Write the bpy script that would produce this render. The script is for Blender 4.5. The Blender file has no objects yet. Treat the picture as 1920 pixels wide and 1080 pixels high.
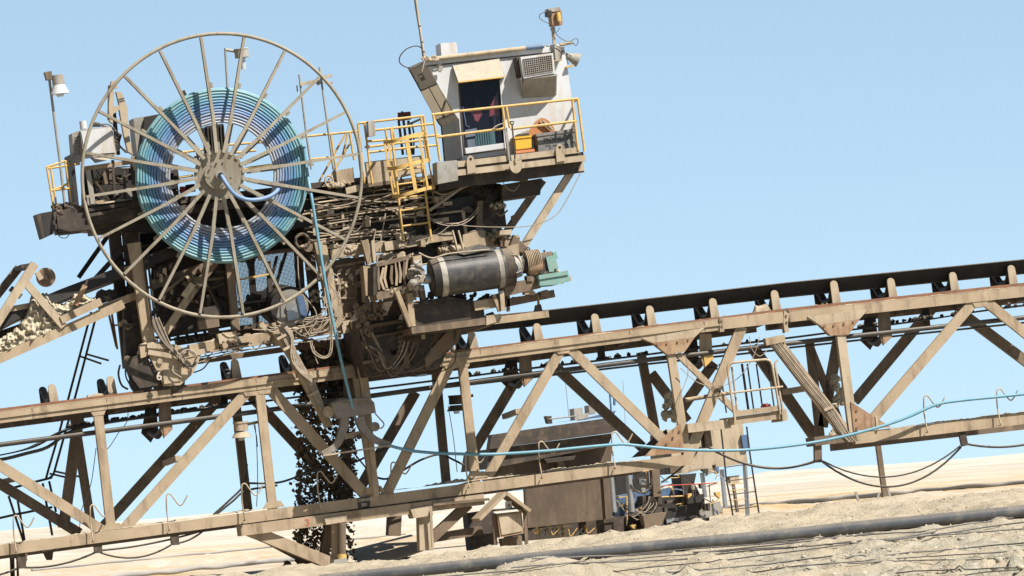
import bpy, bmesh, math, random
import numpy as np
from mathutils import Vector, Matrix, noise
random.seed(7)
S = bpy.context.scene
col = S.collection
R = math.radians
# ------------------------------------------------------------------ camera
D0 = 123.7; F_PX = 90.0 * D0
YAW, ROLL, INCL = R(13.0), R(5.2), R(2.2)
EYE_PY = 945.0                                   # eye level in the picture centre column
EYE = 0.95
fh = Vector((math.sin(YAW), math.cos(YAW), 0)); r0 = Vector((math.cos(YAW), -math.sin(YAW), 0))
# the ray through the picture centre meets Y = 0 at X = 0
CAM = Vector((-D0 * fh.x, -D0 * fh.y, EYE))
off = (EYE_PY - 540.0) * math.cos(ROLL)
PITCH = math.atan2(off, F_PX)
Fv = (fh * math.cos(PITCH) + Vector((0, 0, 1)) * math.sin(PITCH)).normalized()
u0 = r0.cross(Fv).normalized()
Rv = r0 * math.cos(ROLL) - u0 * math.sin(ROLL)
Uv = r0 * math.sin(ROLL) + u0 * math.cos(ROLL)
cd = bpy.data.cameras.new('camera'); cam = bpy.data.objects.new('camera', cd); col.objects.link(cam)
cam.matrix_world = Matrix(((Rv.x, Uv.x, -Fv.x, CAM.x), (Rv.y, Uv.y, -Fv.y, CAM.y), (Rv.z, Uv.z, -Fv.z, CAM.z), (0, 0, 0, 1)))
cd.sensor_width = 36; cd.lens = F_PX / 1920 * 36; cd.clip_start = 1; cd.clip_end = 9000
S.camera = cam
# ------------------------------------------------------------------ sky, sun, exposure
TO_SUN = Vector((0.41, -0.50, 0.80)).normalized()
w = bpy.data.worlds.new('World'); S.world = w; w.use_nodes = True
nt = w.node_tree; bg = nt.nodes['Background']
sky = nt.nodes.new('ShaderNodeTexSky'); sky.sky_type = 'NISHITA'; sky.sun_disc = False
sky.sun_elevation = math.asin(TO_SUN.z); sky.sun_rotation = math.atan2(TO_SUN.x, TO_SUN.y)
sky.altitude = 2400; sky.air_density = 1.0; sky.dust_density = 0.6; sky.ozone_density = 3.0
tcw = nt.nodes.new('ShaderNodeTexCoord'); mpw = nt.nodes.new('ShaderNodeVectorMath'); mpw.operation = 'MULTIPLY_ADD'
mpw.inputs[1].default_value = (1, 1, 0.9); mpw.inputs[2].default_value = (0, 0, .08)      # clear desert air: no pale band at the skyline
nt.links.new(tcw.outputs['Generated'], mpw.inputs[0]); nt.links.new(mpw.outputs[0], sky.inputs[0])
hsv = nt.nodes.new('ShaderNodeHueSaturation'); hsv.inputs['Hue'].default_value = 0.482; hsv.inputs['Saturation'].default_value = 0.78; nt.links.new(sky.outputs[0], hsv.inputs['Color'])
nt.links.new(hsv.outputs[0], bg.inputs[0]); bg.inputs[1].default_value = 0.071
sl = bpy.data.lights.new('sun', 'SUN'); sl.energy = 5.0; sl.angle = R(0.53); sl.color = (1, 0.945, 0.86)
so = bpy.data.objects.new('sun', sl); col.objects.link(so)
so.rotation_euler = (-TO_SUN).to_track_quat('-Z', 'Y').to_euler(); so.location = (40, -50, 80)
S.view_settings.view_transform = 'Standard'; S.view_settings.look = 'None'
S.view_settings.exposure = 1.06; S.view_settings.gamma = 1.0
S.cycles.max_bounces = 5; S.cycles.diffuse_bounces = 3
# ------------------------------------------------------------------ frames and helpers
MX = Vector((math.cos(INCL), 0, math.sin(INCL))); MZ = Vector((-math.sin(INCL), 0, math.cos(INCL))); MY = Vector((0, 1, 0))
M = 1 / 90.0                                      # metres for one picture unit at the bridge
REACH = 0.0                                       # how far towards the viewer the discharge boom now being built stands out
def P(x, y, Y=0.0):
    """the point of the upright plane at depth Y seen at (x, y)"""
    d = Fv * F_PX + Rv * (x - 960.0) + Uv * (540.0 - y); Y = Y - REACH
    return CAM + d * ((Y - CAM.y) / d.y)
def G(x, y, z=0.0):
    """the point of the level plane at height z seen at (x, y)"""
    d = Fv * F_PX + Rv * (x - 960.0) + Uv * (540.0 - y)
    return CAM + d * ((z - CAM.z) / d.z)

_ico = None
def ico_mesh():
    global _ico
    if _ico is None:
        bm = bmesh.new(); bmesh.ops.create_icosphere(bm, subdivisions=2, radius=1)
        bm.verts.index_update()
        a = ([v.co.copy() for v in bm.verts], [tuple(v.index for v in f.verts) for f in bm.faces]); bm.free()
        bm = bmesh.new(); bmesh.ops.create_icosphere(bm, subdivisions=1, radius=1); bm.verts.index_update()
        b = ([v.co.copy() for v in bm.verts], [tuple(v.index for v in f.verts) for f in bm.faces]); bm.free()
        _ico = (b, a)
    return _ico

class MB:
    def __init__(s): s.v = []; s.f = []; s.sm = []
    def add(s, vs, fs, smooth=False):
        o = len(s.v); s.v += [Vector(v) for v in vs]
        for f in fs: s.f.append(tuple(i + o for i in f)); s.sm.append(smooth)
        return s
    def solid(s, front, back):
        n = len(front)
        fs = [tuple(range(n)), tuple(range(2 * n - 1, n - 1, -1))]
        for i in range(n):
            j = (i + 1) % n; fs.append((i, n + i, n + j, j))
        return s.add(list(front) + list(back), fs)
    def prism(s, pts, Y, D):
        f = [P(x, y, Y) for x, y in pts]
        return s.solid(f, [p + MY * D for p in f])
    def slab(s, pts, D):                          # pts = (x, y, Y) triples, thickness along depth
        f = [P(*p) for p in pts]
        return s.solid(f, [p + MY * D for p in f])
    def bar(s, p, q, wpx, Y, D, Yq=None):         # flat bar between two seen points, face width wpx
        a = P(p[0], p[1], Y); b = P(q[0], q[1], Y if Yq is None else Yq)
        d = (b - a).normalized(); n = d.cross(MY)
        if n.length < 1e-4: n = MZ
        n = n.normalized() * (wpx * M / 2)
        f = [a + n, b + n, b - n, a - n]
        return s.solid(f, [x + MY * D for x in f])
    def beam(s, a, b, w, h, up=None):             # box beam between two points, h along up
        d = (b - a).normalized(); up = up or MZ
        sd = d.cross(up)
        if sd.length < 1e-4: sd = d.cross(MX)
        sd.normalize(); up2 = sd.cross(d).normalized()
        e = [sd * (w / 2) * i + up2 * (h / 2) * j for i, j in ((-1, -1), (1, -1), (1, 1), (-1, 1))]
        return s.solid([a + x for x in e], [b + x for x in e])
    def box(s, c, x, y, z, ax=MX, az=MZ):
        ay = az.cross(ax)
        e = [ax * (x / 2) * i + az * (z / 2) * j for i, j in ((-1, -1), (1, -1), (1, 1), (-1, 1))]
        return s.solid([c + k - ay * y / 2 for k in e], [c + k + ay * y / 2 for k in e])
    def cyl(s, a, b, r, r2=None, n=16, cap=True, smooth=True):
        r2 = r if r2 is None else r2
        d = (b - a).normalized(); t = d.cross(Vector((0.3, 0.2, 0.9)))
        if t.length < 1e-3: t = d.cross(MX)
        t.normalize(); k = d.cross(t)
        vs = []
        for c, rr in ((a, r), (b, r2)):
            for i in range(n):
                g = 2 * math.pi * i / n; vs.append(c + t * math.cos(g) * rr + k * math.sin(g) * rr)
        s.add(vs, [(i, (i + 1) % n, n + (i + 1) % n, n + i) for i in range(n)], smooth)
        if cap: s.add(vs[:n], [tuple(range(n - 1, -1, -1))]); s.add(vs[n:], [tuple(range(n))])
        return s
    def tube(s, pts, r, n=6, closed=False):
        m = len(pts); vs = []; up = None
        for i, p in enumerate(pts):
            a = pts[(i - 1) % m] if (closed or i) else p
            b = pts[(i + 1) % m] if (closed or i < m - 1) else p
            d = (b - a)
            d = d.normalized() if d.length > 1e-9 else MX
            if up is None:
                up = MY if abs(d.dot(MY)) < 0.9 else MZ
            sd = d.cross(up)
            if sd.length < 1e-3: sd = d.cross(MX + MZ * .3)
            sd.normalize(); up = sd.cross(d).normalized()
            for k in range(n):
                g = 2 * math.pi * k / n; vs.append(p + sd * math.cos(g) * r + up * math.sin(g) * r)
        fs = []
        for i in range(m if closed else m - 1):
            j = (i + 1) % m
            for k in range(n):
                l = (k + 1) % n; fs.append((i * n + k, i * n + l, j * n + l, j * n + k))
        s.add(vs, fs, True)
        if not closed: s.add(vs[:n], [tuple(range(n))]); s.add(vs[-n:], [tuple(range(n - 1, -1, -1))])
        return s
    def T(s, pts, rpx, Y, n=6, smooth_n=0):       # tube through seen points (x, y[, Y])
        q = [P(p[0], p[1], p[2] if len(p) > 2 else Y) for p in pts]
        if smooth_n: q = spline(q, smooth_n)
        return s.tube(q, rpx * M, n)
    def blob(s, c, r, sub=0, j=0.35, sq=(1, 1, 1), smooth=False):
        vs, fs = ico_mesh()[sub]; o = Vector((random.random(), random.random(), random.random())) * 90
        out = []
        for v in vs:
            k = 1 + j * 2 * noise.noise(v * 1.4 + o)
            out.append(c + Vector((v.x * sq[0], v.y * sq[1], v.z * sq[2])) * (r * k))
        return s.add(out, fs, smooth)
    def heap(s, p, q, Y0, Y1, h, step=0.09, thr=-1.0):    # loose dirt lying along a beam's top edge
        a = P(p[0], p[1], Y0); b = P(q[0], q[1], Y0); L = (b - a).length; n = max(3, int(L / step)); o = random.random() * 99
        vs = []
        for i in range(n + 1):
            t = i / n; c = a.lerp(b, t)
            k = noise.fractal(Vector((t * L * 1.3 + o, 0, 0)), 1.0, 2.0, 5)
            hh = max(0.004, h * (0.45 + 0.9 * (k - thr * 0) + random.uniform(-.18, .18))) * min(1, 6 * t + .05, 6 * (1 - t) + .05)
            for yy, f in ((Y0 + .004, -0.02), (Y0 + (Y1 - Y0) * .2, .75), (Y0 + (Y1 - Y0) * .5, 1), (Y0 + (Y1 - Y0) * .8, .7), (Y1, -0.02)):
                vs.append(c + MY * (yy - Y0) + MZ * hh * f)
        fs = [(i * 5 + k, (i + 1) * 5 + k, (i + 1) * 5 + k + 1, i * 5 + k + 1) for i in range(n) for k in range(4)]
        return s.add(vs, fs)
    def build(s, name, mat, parent=None, label=None):
        me = bpy.data.meshes.new(name); ob = bpy.data.objects.new(name, me); col.objects.link(ob)
        root = parent
        o = Vector((0, 0, 0))
        if parent is not None:
            ob.parent = parent
            k = parent
            while k is not None: o = o + k.location; k = k.parent
        else:
            lo = Vector((sum(v.x for v in s.v), sum(v.y for v in s.v), 0)) / max(1, len(s.v)); lo.z = min(v.z for v in s.v)
            o = lo; ob.location = lo
        me.from_pydata([v - o for v in s.v], [], s.f)
        me.polygons.foreach_set('use_smooth', s.sm)
        me.materials.append(mat); me.update()
        if len(s.f) < 60000:
            bm = bmesh.new(); bm.from_mesh(me); bmesh.ops.recalc_face_normals(bm, faces=bm.faces); bm.to_mesh(me); bm.free()
        if label: ob['label'] = label
        return ob
def spline(q, n):
    out = []
    for i in range(len(q) - 1):
        p0 = q[max(0, i - 1)]; p1 = q[i]; p2 = q[i + 1]; p3 = q[min(len(q) - 1, i + 2)]
        for k in range(n):
            t = k / n
            out.append(0.5 * ((2 * p1) + (p2 - p0) * t + (2 * p0 - 5 * p1 + 4 * p2 - p3) * t * t + (3 * p1 - p0 - 3 * p2 + p3) * t ** 3))
    out.append(q[-1]); return out
def thing(name, label, cat, loc, group=None):
    o = bpy.data.objects.new(name, None); col.objects.link(o); o.location = loc; o.empty_display_size = .2
    return tag(o, label, cat, group)
def tag(o, label, cat, group=None, kind=None):
    o['label'] = label; o['category'] = cat
    if group: o['group'] = group
    if kind: o['kind'] = kind
    return o
def copy_tree(o, parent=None):
    c = o.copy(); col.objects.link(c)
    if parent: c.parent = parent
    for ch in list(o.children): copy_tree(ch, c)
    return c
def text(s_, at, size, mat, name, parent, depth=.004, yaw=0.0, ax=None, az=None):
    cu = bpy.data.curves.new('t', 'FONT'); cu.body = s_; cu.size = size; cu.extrude = depth; cu.align_x = 'CENTER'; cu.align_y = 'CENTER'; cu.offset = size * .015
    t = bpy.data.objects.new('t', cu); col.objects.link(t); bpy.context.view_layer.update()
    me = bpy.data.meshes.new_from_object(t.evaluated_get(bpy.context.evaluated_depsgraph_get()))
    bpy.data.objects.remove(t)
    ax = ax or MX; az = az or MZ
    mb = MB(); mb.add([at + ax * v.co.x + az * v.co.y - MY * v.co.z for v in me.vertices], [tuple(p.vertices) for p in me.polygons])
    return mb.build(name, mat, parent)

# ------------------------------------------------------------------ materials
def mat(name, c1, c2=None, c3=None, scale=3.0, rough=.75, dust=0.0, dcol=(.46, .37, .26), bump=.25, metal=0.0, streak=0.0, spec=.3, fine=40.0, lo=.35, hi=.65):
    """painted or bare surface: two tones of wear, stains in a third tone running down, settled dust on what faces up"""
    c1, c2, c3, dcol = [tuple(v * .83 for v in c) if c else c for c in (c1, c2, c3, dcol)]
    m = bpy.data.materials.new(name); m.use_nodes = True; n = m.node_tree.nodes; l = m.node_tree.links
    b = n['Principled BSDF']; b.inputs['Roughness'].default_value = rough; b.inputs['Metallic'].default_value = metal
    b.inputs['Specular IOR Level'].default_value = spec
    tc = n.new('ShaderNodeTexCoord')
    def nz(sc, det=6, vec=None, rg=.6):
        q = n.new('ShaderNodeTexNoise'); q.inputs['Scale'].default_value = sc; q.inputs['Detail'].default_value = det; q.inputs['Roughness'].default_value = rg
        l.new(vec or tc.outputs['Object'], q.inputs['Vector']); return q.outputs[0]
    def ramp(x, a, c):
        q = n.new('ShaderNodeMapRange'); q.inputs[1].default_value = a; q.inputs[2].default_value = c; l.new(x, q.inputs[0]); return q.outputs[0]
    def mix(f, a, c):
        q = n.new('ShaderNodeMix'); q.data_type = 'RGBA'
        if isinstance(f, float): q.inputs[0].default_value = f
        else: l.new(f, q.inputs[0])
        for i, x in ((6, a), (7, c)):
            if isinstance(x, tuple): q.inputs[i].default_value = (*x, 1)
            else: l.new(x, q.inputs[i])
        return q.outputs[2]
    out = c1
    if c2: out = mix(ramp(nz(scale), lo, hi), c1, c2)
    if c3:
        mp = n.new('ShaderNodeMapping'); mp.inputs['Scale'].default_value = (1, 1, .22 if streak else 1); l.new(tc.outputs['Object'], mp.inputs[0])
        out = mix(ramp(nz(scale * 2.2, 9, mp.outputs[0], .68), .50, .72), out, c3)
    fz = nz(fine, 3)
    if dust:
        ge = n.new('ShaderNodeNewGeometry'); sp = n.new('ShaderNodeSeparateXYZ'); l.new(ge.outputs['Normal'], sp.inputs[0])
        up = ramp(sp.outputs[2], .35, .9)
        k = n.new('ShaderNodeMath'); k.operation = 'MULTIPLY'; l.new(up, k.inputs[0]); l.new(ramp(fz, .2, .6), k.inputs[1])
        k2 = n.new('ShaderNodeMath'); k2.operation = 'MULTIPLY'; l.new(k.outputs[0], k2.inputs[0]); k2.inputs[1].default_value = dust
        out = mix(k2.outputs[0], out, dcol)
    if isinstance(out, tuple): b.inputs['Base Color'].default_value = (*out, 1)
    else: l.new(out, b.inputs['Base Color'])
    if bump:
        bp = n.new('ShaderNodeBump'); bp.inputs['Strength'].default_value = bump; bp.inputs['Distance'].default_value = .02
        l.new(fz, bp.inputs['Height']); l.new(bp.outputs[0], b.inputs['Normal'])
    return m
REEL = mat('weathered_reel_steel', (.30, .265, .205), (.235, .205, .155), (.15, .115, .08), 2.2, .75, .5, streak=1)
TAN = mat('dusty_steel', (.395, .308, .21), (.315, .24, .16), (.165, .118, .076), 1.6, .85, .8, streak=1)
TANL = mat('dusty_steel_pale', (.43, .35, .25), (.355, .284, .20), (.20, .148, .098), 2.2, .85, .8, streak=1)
BRN = mat('brown_and_shaded_steel', (.165, .12, .082), (.11, .08, .055), (.24, .175, .12), 2.0, .8, .7, streak=1)  # brown steel, also the shaded copy of dusty steel on back members
GRM_SHADE = mat('grimy_and_shaded_steel', (.060, .046, .036), (.035, .028, .023), (.13, .095, .065), 1.8, .75, .45)  # real grime, and shade painted onto inner and lower members
BLK = mat('black_grease_and_shade', (.020, .017, .016), (.032, .027, .023), None, 3, .6, .35)  # grease, plus the painted shade of bays, recesses and holes
RUST = mat('rusted_plate', (.255, .145, .082), (.36, .25, .155), (.15, .085, .055), 3.5, .85, .4, streak=1)
RAIL = mat('worn_rail', (.17, .085, .05), (.26, .12, .06), (.09, .06, .05), 5, .6, .2)
WHT = mat('white_paint', (.52, .525, .535), (.45, .445, .435), (.42, .34, .25), 1.3, .5, .6, bump=.08, streak=1, lo=.4, hi=.75)
WHTD = mat('dirty_white_paint', (.36, .345, .32), (.29, .265, .22), (.20, .145, .10), 2.5, .6, .7, bump=.1, streak=1)
BINB = mat('bin_brown', (.105, .076, .052), (.075, .055, .038), (.15, .11, .075), 1.6, .85, .4, streak=1)
AWN = mat('beige_awning', (.385, .345, .27), (.345, .305, .235), (.29, .25, .185), 5, .7, .3)
YEL = mat('yellow_paint', (.60, .385, .105), (.50, .325, .11), (.31, .215, .13), 4, .55, .6, bump=.1)
RUB = mat('belt_rubber', (.018, .018, .020), (.030, .028, .027), None, 4, .7, .35, bump=.1)
RUBP = mat('pulley_rubber', (.036, .036, .038), (.075, .07, .063), (.12, .10, .08), 4, .42, 0, bump=.1)
CRM = mat('worn_cream_band', (.36, .33, .275), (.24, .22, .185), (.15, .13, .11), 5, .6, 0, bump=.1)
TEAL = mat('teal_paint', (.14, .29, .26), (.19, .33, .29), (.28, .20, .14), 7, .5, .6, bump=.1)
GRY = mat('grey_and_shade_paint', (.30, .29, .26), (.25, .235, .205), (.20, .15, .11), 3, .6, .5, bump=.1)  # real grey, plus painted shade on the cab's left walls and shroud
PIPE = mat('dark_pipe', (.045, .042, .040), (.075, .066, .056), None, 2.5, .5, .6, bump=.05)
CAB = mat('dusty_cable', (.36, .30, .23), (.25, .20, .15), None, 8, .8, .3, bump=.1)
CABK = mat('black_cable', (.028, .026, .025), (.05, .043, .036), None, 8, .6, .5, bump=.05)
DIRT = mat('spilled_ore', (.42, .35, .25), (.30, .24, .165), (.20, .155, .105), 6, .95, 0, bump=.7, fine=60)
CLOD = mat('pale_caked_ore', (.50, .45, .34), (.42, .36, .26), (.27, .22, .15), 5, .95, 0, bump=.8, fine=50)
ORE = mat('falling_ore', (.075, .056, .038), (.18, .138, .094), None, 8, .95, 0, bump=.5)  # paler second tone paints sunlit spots on the clods
BLUE = mat('blue_paint', (.06, .11, .21), (.10, .16, .26), (.05, .07, .10), 3, .5, .3, bump=.05)
ORNG = mat('orange_board', (.42, .17, .06), (.36, .15, .06), None, 4, .7, .2)
BOXP = mat('yellow_crate_paint', (.66, .38, .03), (.58, .33, .04), None, 4, .55, .4)
TOOL = mat('grey_toolbox_paint', (.15, .145, .14), (.19, .18, .165), (.25, .22, .18), 4, .5, .5, bump=.1)
RED = mat('red_paint', (.40, .06, .05), (.30, .05, .04), None, 4, .6, .2)
CLOTH = mat('red_cloth', (.62, .12, .10), (.52, .10, .09), None, 6, .9, 0)
GRN = mat('mint_paint', (.22, .38, .30), (.26, .42, .34), None, 4, .5, .1)
CHAR = mat('dark_lettering', (.07, .065, .06), None, None, 4, .8)
LETT = mat('pale_lettering', (.55, .50, .42), (.42, .38, .31), None, 9, .8)
REDL = mat('faded_red_lettering', (.42, .10, .07), (.34, .12, .08), None, 9, .8)
STEEL = mat('bare_steel', (.36, .37, .38), (.30, .30, .30), None, 4, .35, .2, metal=.6)
def dusty(c, k=.12): g = sum(c) / 3; return tuple(v * (1 - k) + g * k for v in c)
HOSE = [mat('hose_blue', dusty(x[0]), dusty(x[1], .22), None, 9, .5, 0, bump=.03, spec=.4) for x in (
    ((.27, .30, .36), (.31, .33, .37)), ((.17, .24, .40), (.22, .28, .40)), ((.09, .20, .42), (.13, .24, .42)),
    ((.07, .22, .41), (.11, .25, .40)), ((.08, .27, .38), (.12, .30, .38)), ((.12, .31, .37), (.17, .34, .37)))]
def glass(name, colr, alpha, rough=.05):
    m = bpy.data.materials.new(name); m.use_nodes = True; n = m.node_tree.nodes; l = m.node_tree.links
    b = n['Principled BSDF']; b.inputs['Base Color'].default_value = (*colr, 1); b.inputs['Roughness'].default_value = rough
    tr = n.new('ShaderNodeBsdfTransparent'); tr.inputs[0].default_value = (.82, .86, .92, 1)
    mx = n.new('ShaderNodeMixShader'); mx.inputs[0].default_value = alpha
    l.new(tr.outputs[0], mx.inputs[1]); l.new(b.outputs[0], mx.inputs[2]); l.new(mx.outputs[0], n['Material Output'].inputs[0])
    return m
GLASS = glass('tinted_glass', (.035, .04, .06), .16)
PANE = mat('painted_reflection_pane', (.52, .46, .34), (.44, .40, .31), (.52, .40, .22), 3, .25, 0, bump=.02, spec=.6)  # tan reflection painted into the pane colour
LENS = glass('lamp_glass', (.55, .55, .52), .6)
# ================================================================== the setting
def ground_mat():
    m = bpy.data.materials.new('sand_and_gravel'); m.use_nodes = True; n = m.node_tree.nodes; l = m.node_tree.links
    b = n['Principled BSDF']; b.inputs['Roughness'].default_value = .95; b.inputs['Specular IOR Level'].default_value = .15
    tc = n.new('ShaderNodeTexCoord')
    def nz(sc, det, sx=1, sy=1, rg=.6):
        mp = n.new('ShaderNodeMapping'); mp.inputs['Scale'].default_value = (sx, sy, 1); l.new(tc.outputs['Object'], mp.inputs[0])
        q = n.new('ShaderNodeTexNoise'); q.inputs['Scale'].default_value = sc; q.inputs['Detail'].default_value = det; q.inputs['Roughness'].default_value = rg
        l.new(mp.outputs[0], q.inputs[0]); return q.outputs[0]
    def rp(x, a, c):
        q = n.new('ShaderNodeMapRange'); q.inputs[1].default_value = a; q.inputs[2].default_value = c; l.new(x, q.inputs[0]); return q.outputs[0]
    def mix(f, a, c):
        q = n.new('ShaderNodeMix'); q.data_type = 'RGBA'; l.new(f, q.inputs[0])
        for i, x in ((6, a), (7, c)):
            if isinstance(x, tuple): q.inputs[i].default_value = (*(c * .80 for c in x), 1)
            else: l.new(x, q.inputs[i])
        return q.outputs[2]
    sp = n.new('ShaderNodeSeparateXYZ'); l.new(tc.outputs['Object'], sp.inputs[0])
    far = rp(sp.outputs[1], -6, 6)
    grav = mix(rp(nz(1.1, 8), .35, .65), (.47, .40, .295), (.385, .325, .235))
    rough = rp(sp.outputs[1], -20, -27)
    rm = n.new('ShaderNodeMath'); rm.operation = 'MULTIPLY'; l.new(rough, rm.inputs[0]); l.new(rp(nz(.9, 7), .42, .6), rm.inputs[1])
    grav = mix(rm.outputs[0], grav, mix(rp(nz(5, 7), .42, .62), (.44, .405, .32), (.27, .245, .185)))
    grav = mix(rp(nz(26, 4), .60, .70), grav, (.26, .215, .155))
    grav = mix(rp(nz(33, 4), .62, .74), grav, (.62, .56, .46))
    sand = mix(rp(nz(.22, 7, 1, .05, .65), .47, .60), (.56, .475, .36), (.51, .36, .19))
    sand = mix(rp(nz(.5, 6, 1, .07), .45, .7), sand, (.56, .51, .43))
    sand = mix(rp(nz(1.6, 9, 1, .10, .8), .53, .70), sand, (.36, .28, .19))
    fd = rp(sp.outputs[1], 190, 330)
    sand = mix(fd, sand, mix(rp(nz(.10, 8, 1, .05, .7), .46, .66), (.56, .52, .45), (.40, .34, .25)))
    l.new(mix(far, grav, sand), b.inputs['Base Color'])
    bp = n.new('ShaderNodeBump'); bp.inputs['Strength'].default_value = .9; bp.inputs['Distance'].default_value = .06
    l.new(nz(17, 6, rg=.7), bp.inputs['Height']); l.new(bp.outputs[0], b.inputs['Normal'])
    return m
def interp(x, xs, ys): return float(np.interp(x, xs, ys))
PIPE_X = (600, 700, 860, 1000, 1150, 1300, 1450, 1600, 1750, 1920, 2000)
PIPE_Y = (1090, 1079, 1063, 1048, 1033, 1019, 1006, 990, 976, 959, 952)
def hgt(u, v):
    """height of the terrain at u metres across and v metres along the line of sight from the bridge"""
    dist = D0 + v
    px = 960 + u * F_PX / dist
    # long bank of gravel in front of the bridge, higher towards the right
    crest_v = -13.0
    cy = interp(px, [-400, 560, 700, 860, 1100, 1280, 1440, 1560, 1700, 1920, 2600], [1190, 1086, 1056, 1037, 999, 974, 957, 943, 931, 907, 850])
    cy += 9
    ce = 945 - (px - 960) * math.tan(ROLL)
    zc = EYE - (cy - ce) * (D0 + crest_v) / F_PX
    if v > crest_v:
        t = min(1, (v - crest_v) / 5.0); z = zc + (0.0 - zc) * (t * t * (3 - 2 * t))
    else:
        z = zc - .038 * (crest_v - v) - .0011 * (crest_v - v) ** 2
        if v < -60: z -= .03 * (-60 - v)
    if v > 0:
        z = 0
        z += .25 * max(0, min(1, (v - 20) / 60)) * noise.fractal(Vector((u * .05, v * .09, 3)), 1, 2, 3) * .6
        k = max(0, min(1, (v - 240) / 420)); k = k * k * (3 - 2 * k)
        z += k * (2.1 + 1.7 * noise.fractal(Vector((u * .035, v * .003, 8)), .9, 2, 6) - .02 * min(40, max(-40, u)))
        if v > 60: z += .16 * noise.fractal(Vector((u * .30, v * .02, 5)), .6, 2, 6)
        if v > 900: z -= (v - 900) * .002
    # lumps and clods
    if -60 < v < 1:
        s = Vector((u, v, 0))
        z += .16 * noise.fractal(s * .45, 1, 2, 3) + .08 * noise.fractal(s * 1.9 + Vector((5, 2, 1)), .8, 2, 4) + .035 * noise.fractal(s * 6.0, .6, 2, 3)
        if -26.5 < v < -22:                                            # sand drifted against the big pipe
            py = interp(px, PIPE_X, PIPE_Y); zp = EYE - (py - (945 - (px - 960) * math.tan(ROLL))) * (D0 - 23) / F_PX
            wl = math.exp(-((v + 23.2) / 1.1) ** 2); z = z * (1 - wl) + wl * (zp - .10 + .03 * noise.noise(Vector((u * 3, v * 3, 1))))
            tg = zp - .06 + .34 * noise.fractal(Vector((u * .8, 2.5, 1)), .8, 2, 3) + .04 * noise.noise(Vector((u * 6, v * 6, 2)))
            tg = min(tg, zp + .05 - .12 * max(0, min(1, (950 - px) / 100)))
            z += math.exp(-((v + 24.1) / .75) ** 2) * max(0, tg - z)
        rk = max(0, min(1, (-24.5 - v) / 6))
        if rk > 0:
            mk = max(0, min(1, noise.fractal(s * .35 + Vector((7, 1, 2)), 1, 2, 2) * 1.6 + .55))
            z += 1.5 * rk * mk * (.20 * abs(noise.fractal(s * 1.3 + Vector((9, 4, 2)), .7, 2, 3)) + .16 * abs(noise.noise(s * 3.1)) + .07 * abs(noise.noise(s * 7.7)) - .06)
    return z
def ground():
    us = [-2500, -900, -300, -120, -60, -30, -20] + [i * .085 - 14 for i in range(330)] + [20, 30, 60, 120, 300, 900, 2500]
    vs = [-119, -100, -85, -72, -64] + [-58 + i * .5 for i in range(16)] + [-50 + i * .1 for i in range(390)] + [-11 + i * .25 for i in range(24)] + [-5 + i * .5 for i in range(20)] + [5 * 1.045 ** i for i in range(148)]
    vs = sorted(set(round(v, 3) for v in vs))
    V = []
    for v in vs:
        for u in us:
            p = fh * v + r0 * u
            V.append((p.x, p.y, hgt(u, v)))
    n = len(us); Fc = [(j * n + i, j * n + i + 1, (j + 1) * n + i + 1, (j + 1) * n + i) for j in range(len(vs) - 1) for i in range(n - 1)]
    me = bpy.data.meshes.new('ground'); me.from_pydata(V, [], Fc); me.polygons.foreach_set('use_smooth', [True] * len(Fc)); me.materials.append(ground_mat())
    ob = bpy.data.objects.new('ground', me); col.objects.link(ob); ob['kind'] = 'structure'
    return ob
ground()
def on_ground(x, y, lift=0.0):
    """walk the line of sight through (x, y) to the terrain"""
    d = (Fv * F_PX + Rv * (x - 960.0) + Uv * (540.0 - y)); d = d / d.dot(fh)
    t = 60.0
    while t < 900:
        p = CAM + d * t; v = p.dot(fh) ; u = p.dot(r0)
        if p.z <= hgt(u, v) + lift: return p
        t += .25 if t < 140 else 1.0
    return CAM + d * 300
# loose stones on the bank and the clods of the rough strip
gv = MB()
for k in range(9000):
    v = random.uniform(-34, -12.2); u = random.uniform(-7, 13.5); z = hgt(u, v)
    c = fh * v + r0 * u + Vector((0, 0, z)); gv.blob(c, random.choice((.008, .010, .013, .016, .02)) * (1.6 if random.random() < .03 else 1), 0, .4)
tag(gv.build('gravel', mat('pale_gravel', (.50, .43, .33), (.36, .30, .22), (.62, .56, .47), 3, .95, 0, bump=.3, fine=20)), 'loose gravel scattered over the bank in the foreground', 'gravel', None, 'stuff')
CLODG = mat('grey_clods', (.46, .42, .33), (.36, .32, .245), (.22, .19, .14), 6, .95, 0, bump=.8, fine=50)
gc_ = MB()
for k in range(1500):
    v = random.uniform(-41, -25); u = random.uniform(-1, 11.5)
    if noise.fractal(Vector((u * .5, v * .25, 4)), 1, 2, 3) < -.02: continue
    z = hgt(u, v); r_ = random.choice((.015, .02, .03, .03, .045, .06))
    gc_.blob(fh * v + r0 * u + Vector((0, 0, z - r_ * .2)), r_, 1, .45, (1.3, 1, .75), True)
tag(gc_.build('ore_clods', CLODG), 'rough grey clods of leached ore between the thin hoses', 'clods', None, 'stuff')
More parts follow.
